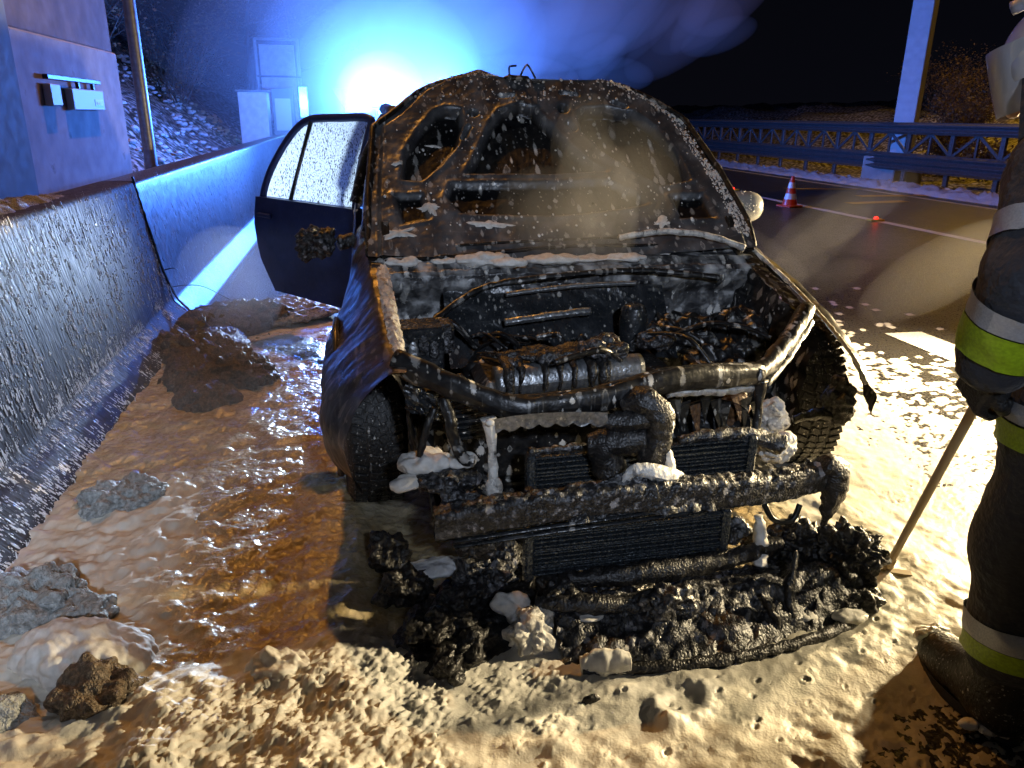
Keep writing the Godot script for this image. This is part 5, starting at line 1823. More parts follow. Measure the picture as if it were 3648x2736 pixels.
func cabin(car: Node3D) -> void:
	var cx := 0.77
	for s in [-1.0, 1.0]:
		# closed front door, sill and rear quarter
		for q in [[-3.42, -4.38, "front_door", "sheet"], [-5.42, -6.15, "rear_quarter", "door_paint"]] + ([[-4.4, -5.4, "rear_door", "door_paint"]] if s > 0 else []):
			var m := MB.new()
			m.grid(func(u: float, v: float):
				var z := lerpf(q[0], q[1], u)
				var h := lerpf(0.24, 0.93, v)
				return Vector3(cx + s * body_x(h, z), h, z), 14, 14)
			put(q[2], m, mats[q[3]], car)
		var m := MB.new()
		m.box(Vector3(cx + s * 0.74, 0.25, -4.4), Vector3(0.06, 0.05, 1.05), Basis.IDENTITY, 0.02)
		put("sill", m, mats.sheet, car)
		# pillars and roof rail
		var y1 := 1.39
		for q in [[Vector3(cx + s * 0.74, 0.93, -3.15), Vector3(cx + s * 0.58, y1, -4.1), "front_pillar"], [Vector3(cx + s * 0.79, 0.92, -4.42), Vector3(cx + s * 0.57, y1, -4.45), "centre_pillar"], [Vector3(cx + s * 0.77, 0.93, -5.9), Vector3(cx + s * 0.55, y1, -5.6), "rear_pillar"], [Vector3(cx + s * 0.58, y1, -4.1), Vector3(cx + s * 0.55, y1, -5.6), "roof_rail"]]:
			m = MB.new()
			rough(m, [q[0], q[0].lerp(q[1], 0.5) + Vector3(s * 0.03, 0.02, 0), q[1]], 0.033, 0.003, 14, 8)
			put(q[2], m, mats.sheet, car)
		if s > 0:
			for q in [[-4.1, -4.42, -3.5, -4.4], [-4.48, -5.5, -4.45, -5.75]]:
				m = MB.new()
				m.grid(func(u: float, v: float):
					var h := lerpf(0.94, 1.37, v)
					var z := lerpf(lerpf(q[2], q[0], v), lerpf(q[3], q[1], v), u)
					return Vector3(cx + s * (body_x(h, z) - 0.012), h, z), 6, 6)
				put("side_window", m, mats.dark_glass, car)
	var m := MB.new()
	m.grid(func(u: float, v: float):
		var z := lerpf(-4.08, -5.65, v)
		return Vector3(cx + (u - 0.5) * lerpf(1.14, 1.08, v), 1.38 + 0.035 * sin(u * PI) * sin(clampf(v + 0.15, 0, 1) * PI), z), 20, 16)
	put("roof", m, mats.sheet, car)
	m = MB.new()
	m.grid(func(u: float, v: float): return Vector3(cx + (u - 0.5) * lerpf(1.56, 1.1, v), lerpf(0.3, 1.38, v), -6.18 + 0.5 * pow(v, 2.0)), 12, 12)
	put("tailgate", m, mats.door_paint, car)
	m = MB.new()
	m.box(Vector3(cx, 0.24, -4.6), Vector3(0.74, 0.03, 1.6), Basis.IDENTITY, 0.01)
	put("floor", m, mats.char, car)
	m = MB.new()
	m.grid(func(u: float, v: float): return Vector3(cx + (u - 0.5) * 1.42, 0.86 - 0.3 * v * v + 0.03 * na.get_noise_2d(u, v), -3.3 - 0.45 * v), 24, 10)
	put("dashboard", m, mats.char, car)
	for x in [0.4, 1.14]:
		m = MB.new()
		rough(m, [Vector3(x, 0.35, -4.1), Vector3(x, 0.6, -4.35), Vector3(x, 0.95, -4.5), Vector3(x, 1.1, -4.52)], [0.14, 0.16, 0.14, 0.06], 0.02, 20, 12, na)
		put("seat_frame", m, mats.char, car)
	# open rear door on the left
	var door := Node3D.new()
	door.name = "open_door"
	car.add_child(door, true)
	org[door] = org[car]
	door.set_meta("label", "open rear door with two steamed-up panes beside the barrier")
	var hinge := Vector3(-0.02, 0.0, -4.42)
	var ang := 0.66
	var dir := Vector3(-sin(ang), 0, -cos(ang))
	var nrm := Vector3(-cos(ang), 0, sin(ang))
	var at := func(a: float, h: float, o: float) -> Vector3:
		var lean := 0.0 if h < 0.9 else -0.16 * pow((h - 0.9) / 0.47, 1.3)
		return hinge + dir * a + Vector3(0, h, 0) + nrm * (o + lean + 0.025 * sin(clampf((h - 0.3) / 0.6, 0, 1) * PI))
	var rear := [Vector2(0.3, 0.86), Vector2(0.5, 0.96), Vector2(0.72, 1.0), Vector2(0.9, 0.985), Vector2(1.05, 0.93), Vector2(1.2, 0.84), Vector2(1.3, 0.75), Vector2(1.37, 0.6)]
	m = MB.new()
	m.grid(func(u: float, v: float):
		var h := lerpf(0.3, 0.885, v)
		return at.call(u * along(rear, h), h, 0.02), 26, 20)
	m.grid(func(u: float, v: float):
		var h := lerpf(0.3, 0.885, v)
		return at.call(u * along(rear, h), h, -0.09), 10, 8)
	for e in 2:
		m.grid(func(u: float, v: float):
			var h := lerpf(0.3, 0.885, v)
			return at.call(e * along(rear, h), h, lerpf(0.02, -0.09, u)), 3, 12)
	m.grid(func(u: float, v: float): return at.call(v * along(rear, 0.885), 0.885, lerpf(0.02, -0.09, u)), 3, 12)
	put("door_panel", m, mats.door_paint, door)
	# window frame: sides and top
	m = MB.new()
	var fr := []
	for h in [0.87, 1.0, 1.15, 1.28, 1.34]:
		fr.append(at.call(0.025 + 0.02 * (h - 0.87), h, -0.02))
	for a in [0.1, 0.3, 0.5]:
		fr.append(at.call(a, 1.365 - 0.02 * a, -0.02))
	for h in [1.345, 1.3, 1.2, 1.05, 0.93, 0.87]:
		fr.append(at.call(along(rear, h) - 0.03, h, -0.02))
	m.tube(curve(fr, 70), 0.024, 8)
	put("window_frame", m, mats.door_paint, door)
	m = MB.new()
	m.tube([at.call(0.66, 0.88, -0.02), at.call(0.6, 1.335, -0.02)], 0.014, 8)
	put("window_bar", m, mats.black_rubber, door)
	m = MB.new()
	m.grid(func(u: float, v: float):
		var h := lerpf(0.885, 1.345, v)
		return at.call(lerpf(0.04, 0.655 - 0.055 * v, u), h, -0.025), 12, 8)
	var pane := put("window_pane", m, mats.steamed_glass, door)
	m = MB.new()
	m.grid(func(u: float, v: float):
		var h := lerpf(0.885, 1.335, v)
		return at.call(lerpf(0.665 - 0.055 * v, along(rear, h) - 0.04, u), h, -0.025), 8, 8)
	put("quarter_pane", m, mats.steamed_glass, door)
	# drops on the panes
	var dm := SphereMesh.new()
	dm.radius = 1.0
	dm.height = 2.0
	dm.radial_segments = 6
	dm.rings = 3
	var xs := []
	for i in 1500:
		var a := rng.randf_range(0.05, 0.9)
		var h := rng.randf_range(0.89, 1.33)
		if a > along(rear, h) - 0.05:
			continue
		var r := 0.0014 + 0.002 * pow(rng.randf(), 2.0)
		xs.append(Transform3D(Basis(dir * r, Vector3.UP * r * rng.randf_range(1.0, 3.5), nrm * r * 0.5), at.call(a, h, -0.022)))
	scatter("drops", dm, mats.insulation, xs, pane)
	m = MB.new()
	m.box(at.call(0.86, 0.78, 0.035), Vector3(0.07, 0.013, 0.012), Basis(dir, Vector3.UP, dir.cross(Vector3.UP)), 0.006)
	put("door_handle", m, mats.door_paint, door)
	# mirrors
	m = MB.new()
	m.lump(Vector3(-0.19, 0.87, -3.32), Vector3(0.085, 0.07, 0.055), nb, 0.05, 24, Basis.IDENTITY, 0.35)
	rough(m, [Vector3(-0.03, 0.88, -3.36), Vector3(-0.1, 0.86, -3.34)], 0.03, 0.01, 8, 8)
	var mr := put("charred_mirror", m, mats.char_frosted, car)
	tag(mr, "charred stub of the mirror in front of the open door")
	m = MB.new()
	m.grid(func(u: float, v: float):
		var a := u * TAU
		var b := v * PI
		var sx := 0.1 * pow(absf(cos(a) * sin(b)), 0.75) * signf(cos(a) * sin(b))
		var sy := 0.07 * pow(absf(sin(a) * sin(b)), 0.8) * signf(sin(a) * sin(b))
		return Vector3(1.7 + sx, 1.0 + sy, -3.3 + 0.06 * cos(b)), 28, 16)
	m.bar(Vector3(1.56, 0.95, -3.33), Vector3(1.64, 0.975, -3.31), 0.05, 0.03)
	mr = put("lit_mirror", m, mats.mirror_paint, car)
	tag(mr, "mirror housing beaded with foam, glaring in the floodlight")
	xs = []
	for i in 160:
		var a := rng.randf() * TAU
		var b := rng.randf_range(0.05, 1.5)
		xs.append(Transform3D(Basis.from_scale(Vector3.ONE * rng.randf_range(0.002, 0.005)), Vector3(1.7 + 0.1 * cos(a) * sin(b), 1.0 + 0.07 * sin(a) * sin(b), -3.3 + 0.06 * cos(b))))
	scatter("foam_flecks", dm, mats.bubble, xs, mr)

# ------------------------------------------------------------------ what fell off the front
func debris() -> void:
	# the melted bumper skin, one sheet on the road with its lip towards us
	var t := thing("melted_bumper", Vector3(0.8, 0.0, -1.75), "melted black bumper lying on the foam below the radiator", "bumper")
	var m := MB.new()
	m.grid(func(u: float, v: float):
		var x := lerpf(0.46, 1.42, u)
		var front := -1.56 - 0.1 * u * u + 0.06 * sin(u * PI)
		var z := lerpf(front, -1.86, v)
		var y := 0.02 + 0.085 * smoothstep(0.0, 0.55, v) - 0.03 * smoothstep(0.65, 1.0, v) + 0.03 * u * v
		var n := na.get_noise_2d(x * 0.6, z * 0.6)
		return Vector3(x + 0.01 * nb.get_noise_2d(z, x), maxf(0.004, y + 0.03 * n * smoothstep(0.0, 0.4, v) + 0.012 * nb.get_noise_2d(x, z)), z + 0.014 * n), 130, 46)
	put("skin", m, mats.char_frosted, t)
	m = MB.new()
	rough(m, [Vector3(0.5, 0.03, -1.57), Vector3(0.75, 0.035, -1.535), Vector3(1.0, 0.035, -1.545), Vector3(1.25, 0.035, -1.6), Vector3(1.42, 0.03, -1.68)], 0.017, 0.006, 70, 9)
	put("lip", m, mats.char, t)
	m = MB.new()
	rough(m, [Vector3(0.5, 0.13, -1.83), Vector3(0.75, 0.145, -1.8), Vector3(1.0, 0.15, -1.82), Vector3(1.2, 0.16, -1.86)], [0.02, 0.034, 0.03, 0.022], 0.02, 60, 12)
	rough(m, [Vector3(0.42, 0.1, -1.77), Vector3(0.55, 0.11, -1.73), Vector3(0.7, 0.1, -1.71)], [0.025, 0.034, 0.02], 0.02, 40, 12)
	put("fold", m, mats.char, t)
	# crumpled ball, spikes and the frayed right end
	m = MB.new()
	m.lump(Vector3(0.78, 0.11, -1.69), Vector3(0.085, 0.055, 0.05), na, 0.05, 26)
	put("crumple", m, mats.char_frosted, t)
	for s in [[Vector3(1.13, 0.05, -1.64), Vector3(1.14, 0.12, -1.69), Vector3(1.18, 0.21, -1.74)], [Vector3(1.08, 0.03, -1.62), Vector3(1.06, 0.1, -1.65), Vector3(1.035, 0.135, -1.66)], [Vector3(0.5, 0.1, -1.77), Vector3(0.52, 0.13, -1.75), Vector3(0.5, 0.03, -1.67)], [Vector3(0.62, 0.1, -1.72), Vector3(0.72, 0.13, -1.72), Vector3(0.8, 0.14, -1.74)], [Vector3(0.52, 0.04, -1.66), Vector3(0.6, 0.06, -1.66), Vector3(0.68, 0.1, -1.7)]]:
		m = MB.new()
		rough(m, s, [0.014, 0.014, 0.004], 0.008, 16, 7)
		put("torn_strip", m, mats.char, t)
	m = MB.new()
	m.lump(Vector3(1.4, 0.12, -1.82), Vector3(0.105, 0.09, 0.09), nb, 0.055, 40, Basis.IDENTITY, 0.4)
	m.lump(Vector3(1.29, 0.12, -1.9), Vector3(0.1, 0.07, 0.08), nb, 0.06, 30, Basis.IDENTITY, 0.4)
	m.lump(Vector3(1.2, 0.12, -1.93), Vector3(0.09, 0.06, 0.06), nb, 0.05, 26, Basis.IDENTITY, 0.4)
	m.lump(Vector3(1.36, 0.05, -1.7), Vector3(0.09, 0.035, 0.06), nb, 0.05, 26, Basis.IDENTITY, 0.4)
	var e := put("frayed_end", m, mats.char, t)
	tag(e, "frayed porous end of the bumper, backlit by the floodlight")
	m = MB.new()
	m.lump(Vector3(1.2, 0.045, -1.68), Vector3(0.09, 0.018, 0.045), na, 0.03, 18)
	m.lump(Vector3(1.3, 0.05, -1.63), Vector3(0.06, 0.015, 0.03), na, 0.03, 16)
	m.lump(Vector3(0.62, 0.045, -1.64), Vector3(0.08, 0.014, 0.04), na, 0.02, 14)
	m.lump(Vector3(0.56, 0.09, -1.72), Vector3(0.05, 0.012, 0.04), na, 0.02, 14)
	put("foam_pool", m, mats.foam_lump, t).set_meta("kind", "stuff")
	m = MB.new()
	rough(m, [Vector3(1.12, 0.26, -1.86), Vector3(1.13, 0.18, -1.85), Vector3(1.12, 0.11, -1.83)], [0.014, 0.022, 0.024], 0.008, 20, 8)
	put("foam_stalk", m, mats.foam_lump, t)
	# white foamed end of the lip
	var w := MB.new()
	rough(w, [Vector3(0.5, 0.035, -1.585), Vector3(0.56, 0.045, -1.57), Vector3(0.625, 0.045, -1.56)], [0.024, 0.034, 0.026], 0.014, 26, 12)
	tag(put("foam_roll", w, mats.foam_lump, null, Vector3(0.56, 0.04, -1.57)), "short white foam roll on the front lip of the melted bumper", "foam")
	# charred heap at the left
	var parts := [
		["charred_sheet", Vector3(0.27, 0.03, -1.86), Vector3(0.3, 0.035, 0.17), "char", "low black melted sheet under the charred chunks at the left", 0.02, 40],
		["charred_chunk", Vector3(0.03, 0.07, -2.12), Vector3(0.06, 0.1, 0.05), "char", "tall dark flap of plastic leaning below the sooty front tyre", 0.04, 24],
		["charred_chunk", Vector3(0.07, 0.06, -1.97), Vector3(0.085, 0.05, 0.06), "char", "brownish charred chunk nearest the barrier, left of the orange pool", 0.05, 26],
		["charred_chunk", Vector3(0.17, 0.07, -1.8), Vector3(0.13, 0.055, 0.075), "char", "broad black charred chunk at the left tip of the wreckage", 0.06, 34],
		["charred_chunk", Vector3(0.3, 0.1, -1.92), Vector3(0.11, 0.055, 0.07), "char_frosted", "ash frosted chunk under the left end of the bumper beam", 0.05, 34],
		["charred_chunk", Vector3(0.39, 0.13, -2.0), Vector3(0.07, 0.045, 0.05), "char_frosted", "pale grey frosted chunk left of the lower radiator", 0.045, 28],
		["charred_chunk", Vector3(0.22, 0.05, -1.68), Vector3(0.12, 0.04, 0.05), "char", "foam flecked black chunk at the edge of the popcorn foam", 0.05, 32],
		["charred_chunk", Vector3(0.4, 0.06, -1.72), Vector3(0.09, 0.05, 0.06), "foamed_metal", "foam covered hump between the black chunks and the bumper lip", 0.04, 26],
		["charred_chunk", Vector3(0.5, 0.1, -1.84), Vector3(0.12, 0.045, 0.05), "char", "black slab of melted plastic just below the lower radiator", 0.045, 30],
		["charred_crumb", Vector3(0.18, 0.035, -1.585), Vector3(0.028, 0.022, 0.02), "char", "small black crumb alone in the pale foam in front of the wreckage", 0.02, 14],
		["charred_chunk", Vector3(1.05, 0.2, -1.9), Vector3(0.06, 0.035, 0.04), "char_frosted", "dark lump resting on the right end of the lower radiator", 0.04, 22]]
	for p in parts:
		m = MB.new()
		m.lump(p[1], p[2], nb, p[5], p[6], Basis(Vector3.UP, p[1].x * 3.0), 0.35)
		tag(put(p[0], m, mats[p[3]], null, p[1] - Vector3(0, p[2].y * 0.8, 0)), p[4], "debris", "charred pieces of the car's front")
	m = MB.new()
	m.lump(Vector3(0.17, 0.085, -2.03), Vector3(0.11, 0.022, 0.05), na, 0.03, 22)
	tag(put("foam_puddle", m, mats.foam_wet, null, Vector3(0.17, 0.05, -2.03)), "orange brown foam pool held between the charred chunks", "foam")
	m = MB.new()
	m.lump(Vector3(0.36, 0.085, -1.8), Vector3(0.05, 0.028, 0.03), na, 0.02, 14)
	tag(put("foam_clump", m, mats.foam_lump, null, Vector3(0.36, 0.06, -1.8)), "clean pale foam clump sitting in a gap of the black wreckage", "foam")

# ------------------------------------------------------------------ clods of snow and foam in the foreground
func lumps() -> void:
	var list := [
		["snow_clod", Vector3(-0.9, 0.05, -2.72), Vector3(0.15, 0.06, 0.1), "ice_grey", "grey icy snow clod against the barrier, above the other clods", 0.07, 34, "snow"],
		["snow_clod", Vector3(-0.98, 0.06, -2.1), Vector3(0.14, 0.07, 0.13), "ice_grey", "pale grey snow clod at the left picture edge by the barrier foot", 0.08, 36, "snow"],
		["snow_clod", Vector3(-0.82, 0.05, -2.02), Vector3(0.09, 0.045, 0.07), "ice_grey", "smaller grey snow clod touching the pale one by the barrier foot", 0.06, 26, "snow"],
		["foam_mound", Vector3(-0.76, 0.05, -1.82), Vector3(0.2, 0.08, 0.12), "foam_lump", "broad white foam mound arching over the dark hollow bottom left", 0.02, 40, "foam"],
		["dark_clod", Vector3(-0.68, 0.06, -1.66), Vector3(0.11, 0.06, 0.08), "muck", "dark dirty clod beneath the white arching mound", 0.06, 32, "clod"],
		["dark_clod", Vector3(-0.9, 0.045, -1.62), Vector3(0.09, 0.05, 0.06), "ice_grey", "yellowish speckled clod in the bottom left picture corner", 0.06, 26, "clod"],
		["foam_mound", Vector3(-0.25, 0.035, -1.67), Vector3(0.095, 0.075, 0.07), "foam_lump", "round white foam mound with a dark hole in its side", 0.03, 34, "foam"],
		["foam_mound", Vector3(-0.42, 0.04, -1.55), Vector3(0.12, 0.03, 0.05), "foam_lump", "low frothy foam ridge left of the holed mound", 0.05, 32, "foam"],
		["muck_heap", Vector3(-0.88, 0.05, -4.4), Vector3(0.21, 0.13, 0.62), "muck", "brown heap of muddy slush and leaves between barrier and car", 0.06, 46, "heap"],
		["muck_heap", Vector3(-0.78, 0.04, -3.75), Vector3(0.17, 0.09, 0.14), "muck", "low muddy lump at the near foot of the brown heap", 0.035, 30, "heap"],
		["muck_heap", Vector3(-0.86, 0.06, -5.3), Vector3(0.2, 0.12, 0.4), "muck", "dark mud heap farther along the barrier under the twigs", 0.05, 34, "heap"],
		["slush_ridge", Vector3(-0.55, 0.05, -5.6), Vector3(0.4, 0.05, 0.3), "ice_grey", "ridge of dark blue slush crossing beside the open door", 0.04, 36, "slush"]]
	for l in list:
		var m := MB.new()
		m.lump(l[1], l[2], na, l[5], l[6], Basis(Vector3.UP, l[1].z * 2.0))
		if l[3] != "foam_lump":
			m.lump(l[1], l[2] * 0.97, nb, l[5] * 0.5, l[6])
		tag(put(l[0], m, mats[l[3]], null, Vector3(l[1].x, 0, l[1].z)), l[4], l[7])
	# shade of the hole in the mound, put in as a black lump
	var h := MB.new()
	h.lump(Vector3(-0.292, 0.045, -1.602), Vector3(0.022, 0.032, 0.012), nb, 0.012, 12)
	tag(put("dark_lump", h, mats.char, null, Vector3(-0.292, 0.02, -1.602)), "black lump standing in for the dark hole in the round white foam mound", "debris")
	h = MB.new()
	h.lump(Vector3(0.49, 0.028, -1.46), Vector3(0.026, 0.018, 0.012), nb, 0.01, 10)
	tag(put("dark_lump", h, mats.char, null, Vector3(0.49, 0.02, -1.46)), "tiny dark chip standing in the slush left of the footprint", "debris")
	# black twig lying down the barrier joint
	var t := thing("dead_twig", Vector3(-0.95, 0.1, -4.9), "thin black twig hanging down the barrier joint to the brown heap", "twig")
	var m := MB.new()
	m.tube(curve([Vector3(-1.41, 0.99, -5.42), Vector3(-1.385, 0.86, -5.4), Vector3(-1.335, 0.62, -5.38), Vector3(-1.29, 0.4, -5.36), Vector3(-1.225, 0.24, -5.32), Vector3(-1.08, 0.14, -5.15), Vector3(-0.93, 0.12, -4.85)], 40), 0.008, 7, true, nb, 0.004)
	put("stem", m, mats.twig, t)
	for q in [[Vector3(-1.25, 0.29, -5.34), Vector3(-1.05, 0.3, -5.3), Vector3(-0.8, 0.16, -5.25)], [Vector3(-1.12, 0.16, -5.2), Vector3(-1.0, 0.2, -5.15), Vector3(-0.86, 0.2, -5.1)], [Vector3(-1.29, 0.4, -5.36), Vector3(-1.2, 0.42, -5.3), Vector3(-1.16, 0.36, -5.28)]]:
		m = MB.new()
		m.tube(curve(q, 14), range(15).map(func(i): return 0.004 - 0.0002 * i), 5)
		put("side_twig", m, mats.twig, t)
	# leaves and bits in the heap
	var lf := MB.new()
	for i in 70:
		var p := Vector3(-0.9 + rng.randfn(0.0, 0.12), 0.0, -4.4 + rng.randfn(0.0, 0.4))
		p.y = 0.1 + 0.16 * sqrt(maxf(0.0, 1.0 - pow((p.x + 0.9) / 0.17, 2.0) - pow((p.z + 4.4) / 0.52, 2.0))) + rng.randf_range(0.0, 0.03)
		var b := Basis(Vector3(rng.randf_range(-1, 1), rng.randf_range(-1, 1), rng.randf_range(-1, 1)).normalized(), rng.randf() * TAU)
		var s := rng.randf_range(0.012, 0.03)
		lf.face([p - b.x * s, p - b.y * s * 0.5, p + b.x * s, p + b.y * s * 0.5])
	tag(put("leaves", lf, mats.dead_leaf), "withered leaves caught in the brown heap by the barrier", "leaves", "", "stuff")

# ------------------------------------------------------------------ the fire fighter
func ring_band(m: MB, f: Field, a: Vector3, b: Vector3, t0: float, t1: float, out := 0.004) -> void:
	var d := (b - a).normalized()
	var s := d.cross(Vector3(0.3, 0.2, 1)).normalized()
	var u := s.cross(d)
	m.grid(func(x: float, y: float):
		var c := a.lerp(b, lerpf(t0, t1, y))
		var r := s * cos(x * TAU) + u * sin(x * TAU)
		var l := 0.02
		for i in 40:
			var e := f.at(c + r * l)
			if e > 0.0:
				break
			l += maxf(0.004, -e * 0.7)
			if l > 0.3:
				break
		return c + r * (l + out), 40, 5)

func hand(m: MB, wrist: Vector3, b: Basis, grip: float) -> void:
	# b.y points along the fingers, b.z out of the palm, b.x to the thumb side
	var f := Field.new(wrist - Vector3.ONE * 0.16, wrist + Vector3.ONE * 0.16, 0.0045)
	var p := func(x: float, y: float, z: float) -> Vector3: return wrist + b * Vector3(x, y, z)
	f.capsule(p.call(0, -0.06, 0), p.call(0, 0.0, 0), 0.036, 0.03, 0.01)
	for k in 4:
		var x := -0.033 + 0.022 * k
		f.capsule(p.call(x * 0.7, 0.01, 0), p.call(x, 0.085, 0), 0.02, 0.0145, 0.012)
	for k in 4:
		var x := -0.034 + 0.0235 * k
		var l: float = [0.032, 0.04, 0.044, 0.039][k]
		var o: Vector3 = p.call(x, 0.09, 0)
		var a := grip * 0.9
		for j in 3:
			var q: Vector3 = o + b * Vector3(0.002 * (k - 1.5), cos(a), sin(a)) * l * [1.0, 0.75, 0.6][j]
			f.capsule(o, q, 0.0125 - 0.001 * j, 0.0118 - 0.001 * j, 0.004)
			o = q
			a += grip * 1.05
	var t0: Vector3 = p.call(0.022, 0.025, 0.006)
	var t1: Vector3 = p.call(0.05, 0.058, 0.022)
	var t2: Vector3 = p.call(0.044, 0.086, 0.046)
	var t3: Vector3 = p.call(0.024, 0.1, 0.062)
	f.capsule(t0, t1, 0.019, 0.015, 0.01)
	f.capsule(t1, t2, 0.0145, 0.013, 0.004)
	f.capsule(t2, t3, 0.013, 0.011, 0.004)
	f.into(m)

func fire_fighter() -> void:
	var root := thing("person", Vector3(1.5, 0, -1.28), "person in dark fire kit with reflective bands and helmet, gripping a pole", "person")
	var hipl := Vector3(1.43, 0.84, -1.22)
	var kneel := Vector3(1.425, 0.47, -1.27)
	var ankl := Vector3(1.435, 0.16, -1.24)
	var hipr := Vector3(1.62, 0.84, -1.2)
	var kneer := Vector3(1.68, 0.47, -1.26)
	var ankr := Vector3(1.74, 0.16, -1.18)
	var shl := Vector3(1.3, 1.29, -1.27)
	var elb := Vector3(1.215, 1.09, -1.2)
	var wrl := Vector3(1.225, 0.945, -1.25)
	var shr := Vector3(1.66, 1.27, -1.3)
	var elr := Vector3(1.76, 1.04, -1.34)
	var wrr := Vector3(1.56, 0.98, -1.52)
	var f := Field.new(Vector3(1.0, -0.02, -1.75), Vector3(2.0, 1.5, -0.9), 0.0115)
	f.capsule(Vector3(1.47, 0.86, -1.21), Vector3(1.58, 0.86, -1.2), 0.15, 0.15, 0.06)
	f.capsule(Vector3(1.52, 0.9, -1.21), Vector3(1.48, 1.12, -1.25), 0.165, 0.18, 0.06)
	f.capsule(Vector3(1.38, 1.2, -1.27), Vector3(1.56, 1.2, -1.28), 0.145, 0.145, 0.06)
	f.capsule(shl, shr, 0.085, 0.085, 0.06)
	f.capsule(Vector3(1.46, 1.27, -1.29), Vector3(1.43, 1.38, -1.34), 0.085, 0.07, 0.04)
	for s in [[hipl, kneel, ankl], [hipr, kneer, ankr]]:
		f.capsule(s[0], s[1], 0.128, 0.1, 0.05)
		f.capsule(s[1], s[2] + Vector3(0, 0.08, 0), 0.1, 0.094, 0.03)
		f.capsule(s[2] + Vector3(0, 0.1, 0), s[2] + Vector3(0, 0.06, 0), 0.097, 0.096, 0.02)
	f.capsule(shl, elb, 0.092, 0.08, 0.04)
	f.capsule(elb, wrl, 0.086, 0.078, 0.03)
	f.capsule(shr, elr, 0.092, 0.08, 0.04)
	f.capsule(elr, wrr, 0.079, 0.06, 0.03)
	# jacket hem over the trousers
	f.capsule(Vector3(1.46, 0.79, -1.21), Vector3(1.59, 0.79, -1.2), 0.165, 0.165, 0.03)
	# cloth folds
	for z in f.n.z:
		for y in f.n.y:
			var at := (z * f.n.y + y) * f.n.x
			for x in f.n.x:
				if absf(f.d[at + x]) < 0.03:
					var p := f.o + Vector3(x, y, z) * f.c
					f.d[at + x] += 0.011 * na.get_noise_3d(p.x * 0.45, p.y * 0.9 + p.x * 0.4, p.z * 0.45) + 0.003 * nb.get_noise_3dv(p)
	var m := MB.new()
	f.into(m)
	put("body", m, mats.fire_cloth, root)
	# reflective bands
	for q in [[elb, wrl, 0.16, 0.44, "tape_silver"], [elb, wrl, 0.46, 0.94, "tape_yellow"], [shl, elb, 0.45, 0.66, "tape_silver"], [elr, wrr, 0.26, 0.48, "tape_silver"], [elr, wrr, 0.5, 0.8, "tape_yellow"], [kneel, ankl, 0.52, 0.67, "tape_silver"], [kneel, ankl, 0.675, 0.83, "tape_yellow"], [kneer, ankr, 0.52, 0.67, "tape_silver"], [kneer, ankr, 0.675, 0.83, "tape_yellow"]]:
		m = MB.new()
		ring_band(m, f, q[0], q[1], q[2], q[3])
		put("reflective_band", m, mats[q[4]], root)
	for q in [[1.1, 1.14, "tape_silver"], [1.05, 1.095, "tape_yellow"], [0.8, 0.84, "tape_silver"], [0.74, 0.795, "tape_yellow"]]:
		m = MB.new()
		ring_band(m, f, Vector3(1.5, 0.7, -1.21), Vector3(1.5, 1.2, -1.24), (q[0] - 0.7) / 0.5, (q[1] - 0.7) / 0.5)
		put("reflective_band", m, mats[q[2]], root)
	# gloves
	m = MB.new()
	var dn := (Vector3(1.59, 0.03, -1.86) - Vector3(1.255, 0.93, -1.27)).normalized()
	var fy := Vector3(0.12, -0.85, -0.5).normalized()
	var fz := Vector3(0.75, 0.1, 0.1)
	fz = (fz - fy * fz.dot(fy)).normalized()
	hand(m, wrl + Vector3(0.0, -0.035, -0.01), Basis(fy.cross(fz), fy, fz), 1.1)
	put("glove", m, mats.glove, root)
	m = MB.new()
	fy = Vector3(-0.8, -0.3, -0.5).normalized()
	fz = Vector3(0.1, -0.9, 0.2)
	fz = (fz - fy * fz.dot(fy)).normalized()
	hand(m, wrr + fy * 0.02, Basis(fy.cross(fz), fy, fz), 1.0)
	put("glove", m, mats.glove, root)
	# boots
	for s in [[ankl, 0.04], [ankr, -0.12]]:
		var g := Field.new(s[0] + Vector3(-0.2, -0.17, -0.4), s[0] + Vector3(0.2, 0.16, 0.2), 0.009)
		var a: Vector3 = s[0]
		var d := Vector3(sin(s[1]), 0, -cos(s[1]))
		g.capsule(a + Vector3(0, 0.1, 0), a - Vector3(0, 0.07, 0), 0.083, 0.072, 0.03)
		g.capsule(a + Vector3(0, -0.1, 0.02), a + d * 0.2 + Vector3(0, -0.105, 0), 0.056, 0.056, 0.05)
		g.capsule(a + Vector3(0, -0.03, 0), a + d * 0.13 + Vector3(0, -0.09, 0), 0.06, 0.055, 0.04)
		m = MB.new()
		g.into(m)
		var bo := put("boot", m, mats.boot_leather, root)
		m = MB.new()
		m.grid(func(u: float, v: float):
			var t := u * TAU
			var c := a + d * (0.09 + 0.165 * sin(t)) + d.cross(Vector3.UP) * (0.062 + 0.008 * sin(t)) * cos(t)
			return Vector3(c.x, 0.004 + v * 0.028, c.z), 40, 3)
		put("sole", m, mats.black_rubber, bo)
		m = MB.new()
		for k in 5:
			m.lump(a + Vector3(-0.07 + 0.035 * k, -0.135, 0.05 - 0.02 * absf(k - 2)), Vector3(0.03, 0.014, 0.018), nb, 0.012, 10, Basis.IDENTITY, 0.3)
		m.lump(a + d * 0.24 + Vector3(0, -0.08, 0), Vector3(0.05, 0.03, 0.03), nb, 0.02, 14, Basis.IDENTITY, 0.3)
		put("foam_crust", m, mats.foamed_metal, bo).set_meta("kind", "stuff")
	# head with face, under a helmet with visor and neck flap
	var hc := Vector3(1.385, 1.465, -1.37)
	var look := Vector3(-0.5, -0.3, -0.85).normalized()
	var right := look.cross(Vector3.UP).normalized()
	var up := right.cross(look)
	var hb := Basis(right, up, -look)
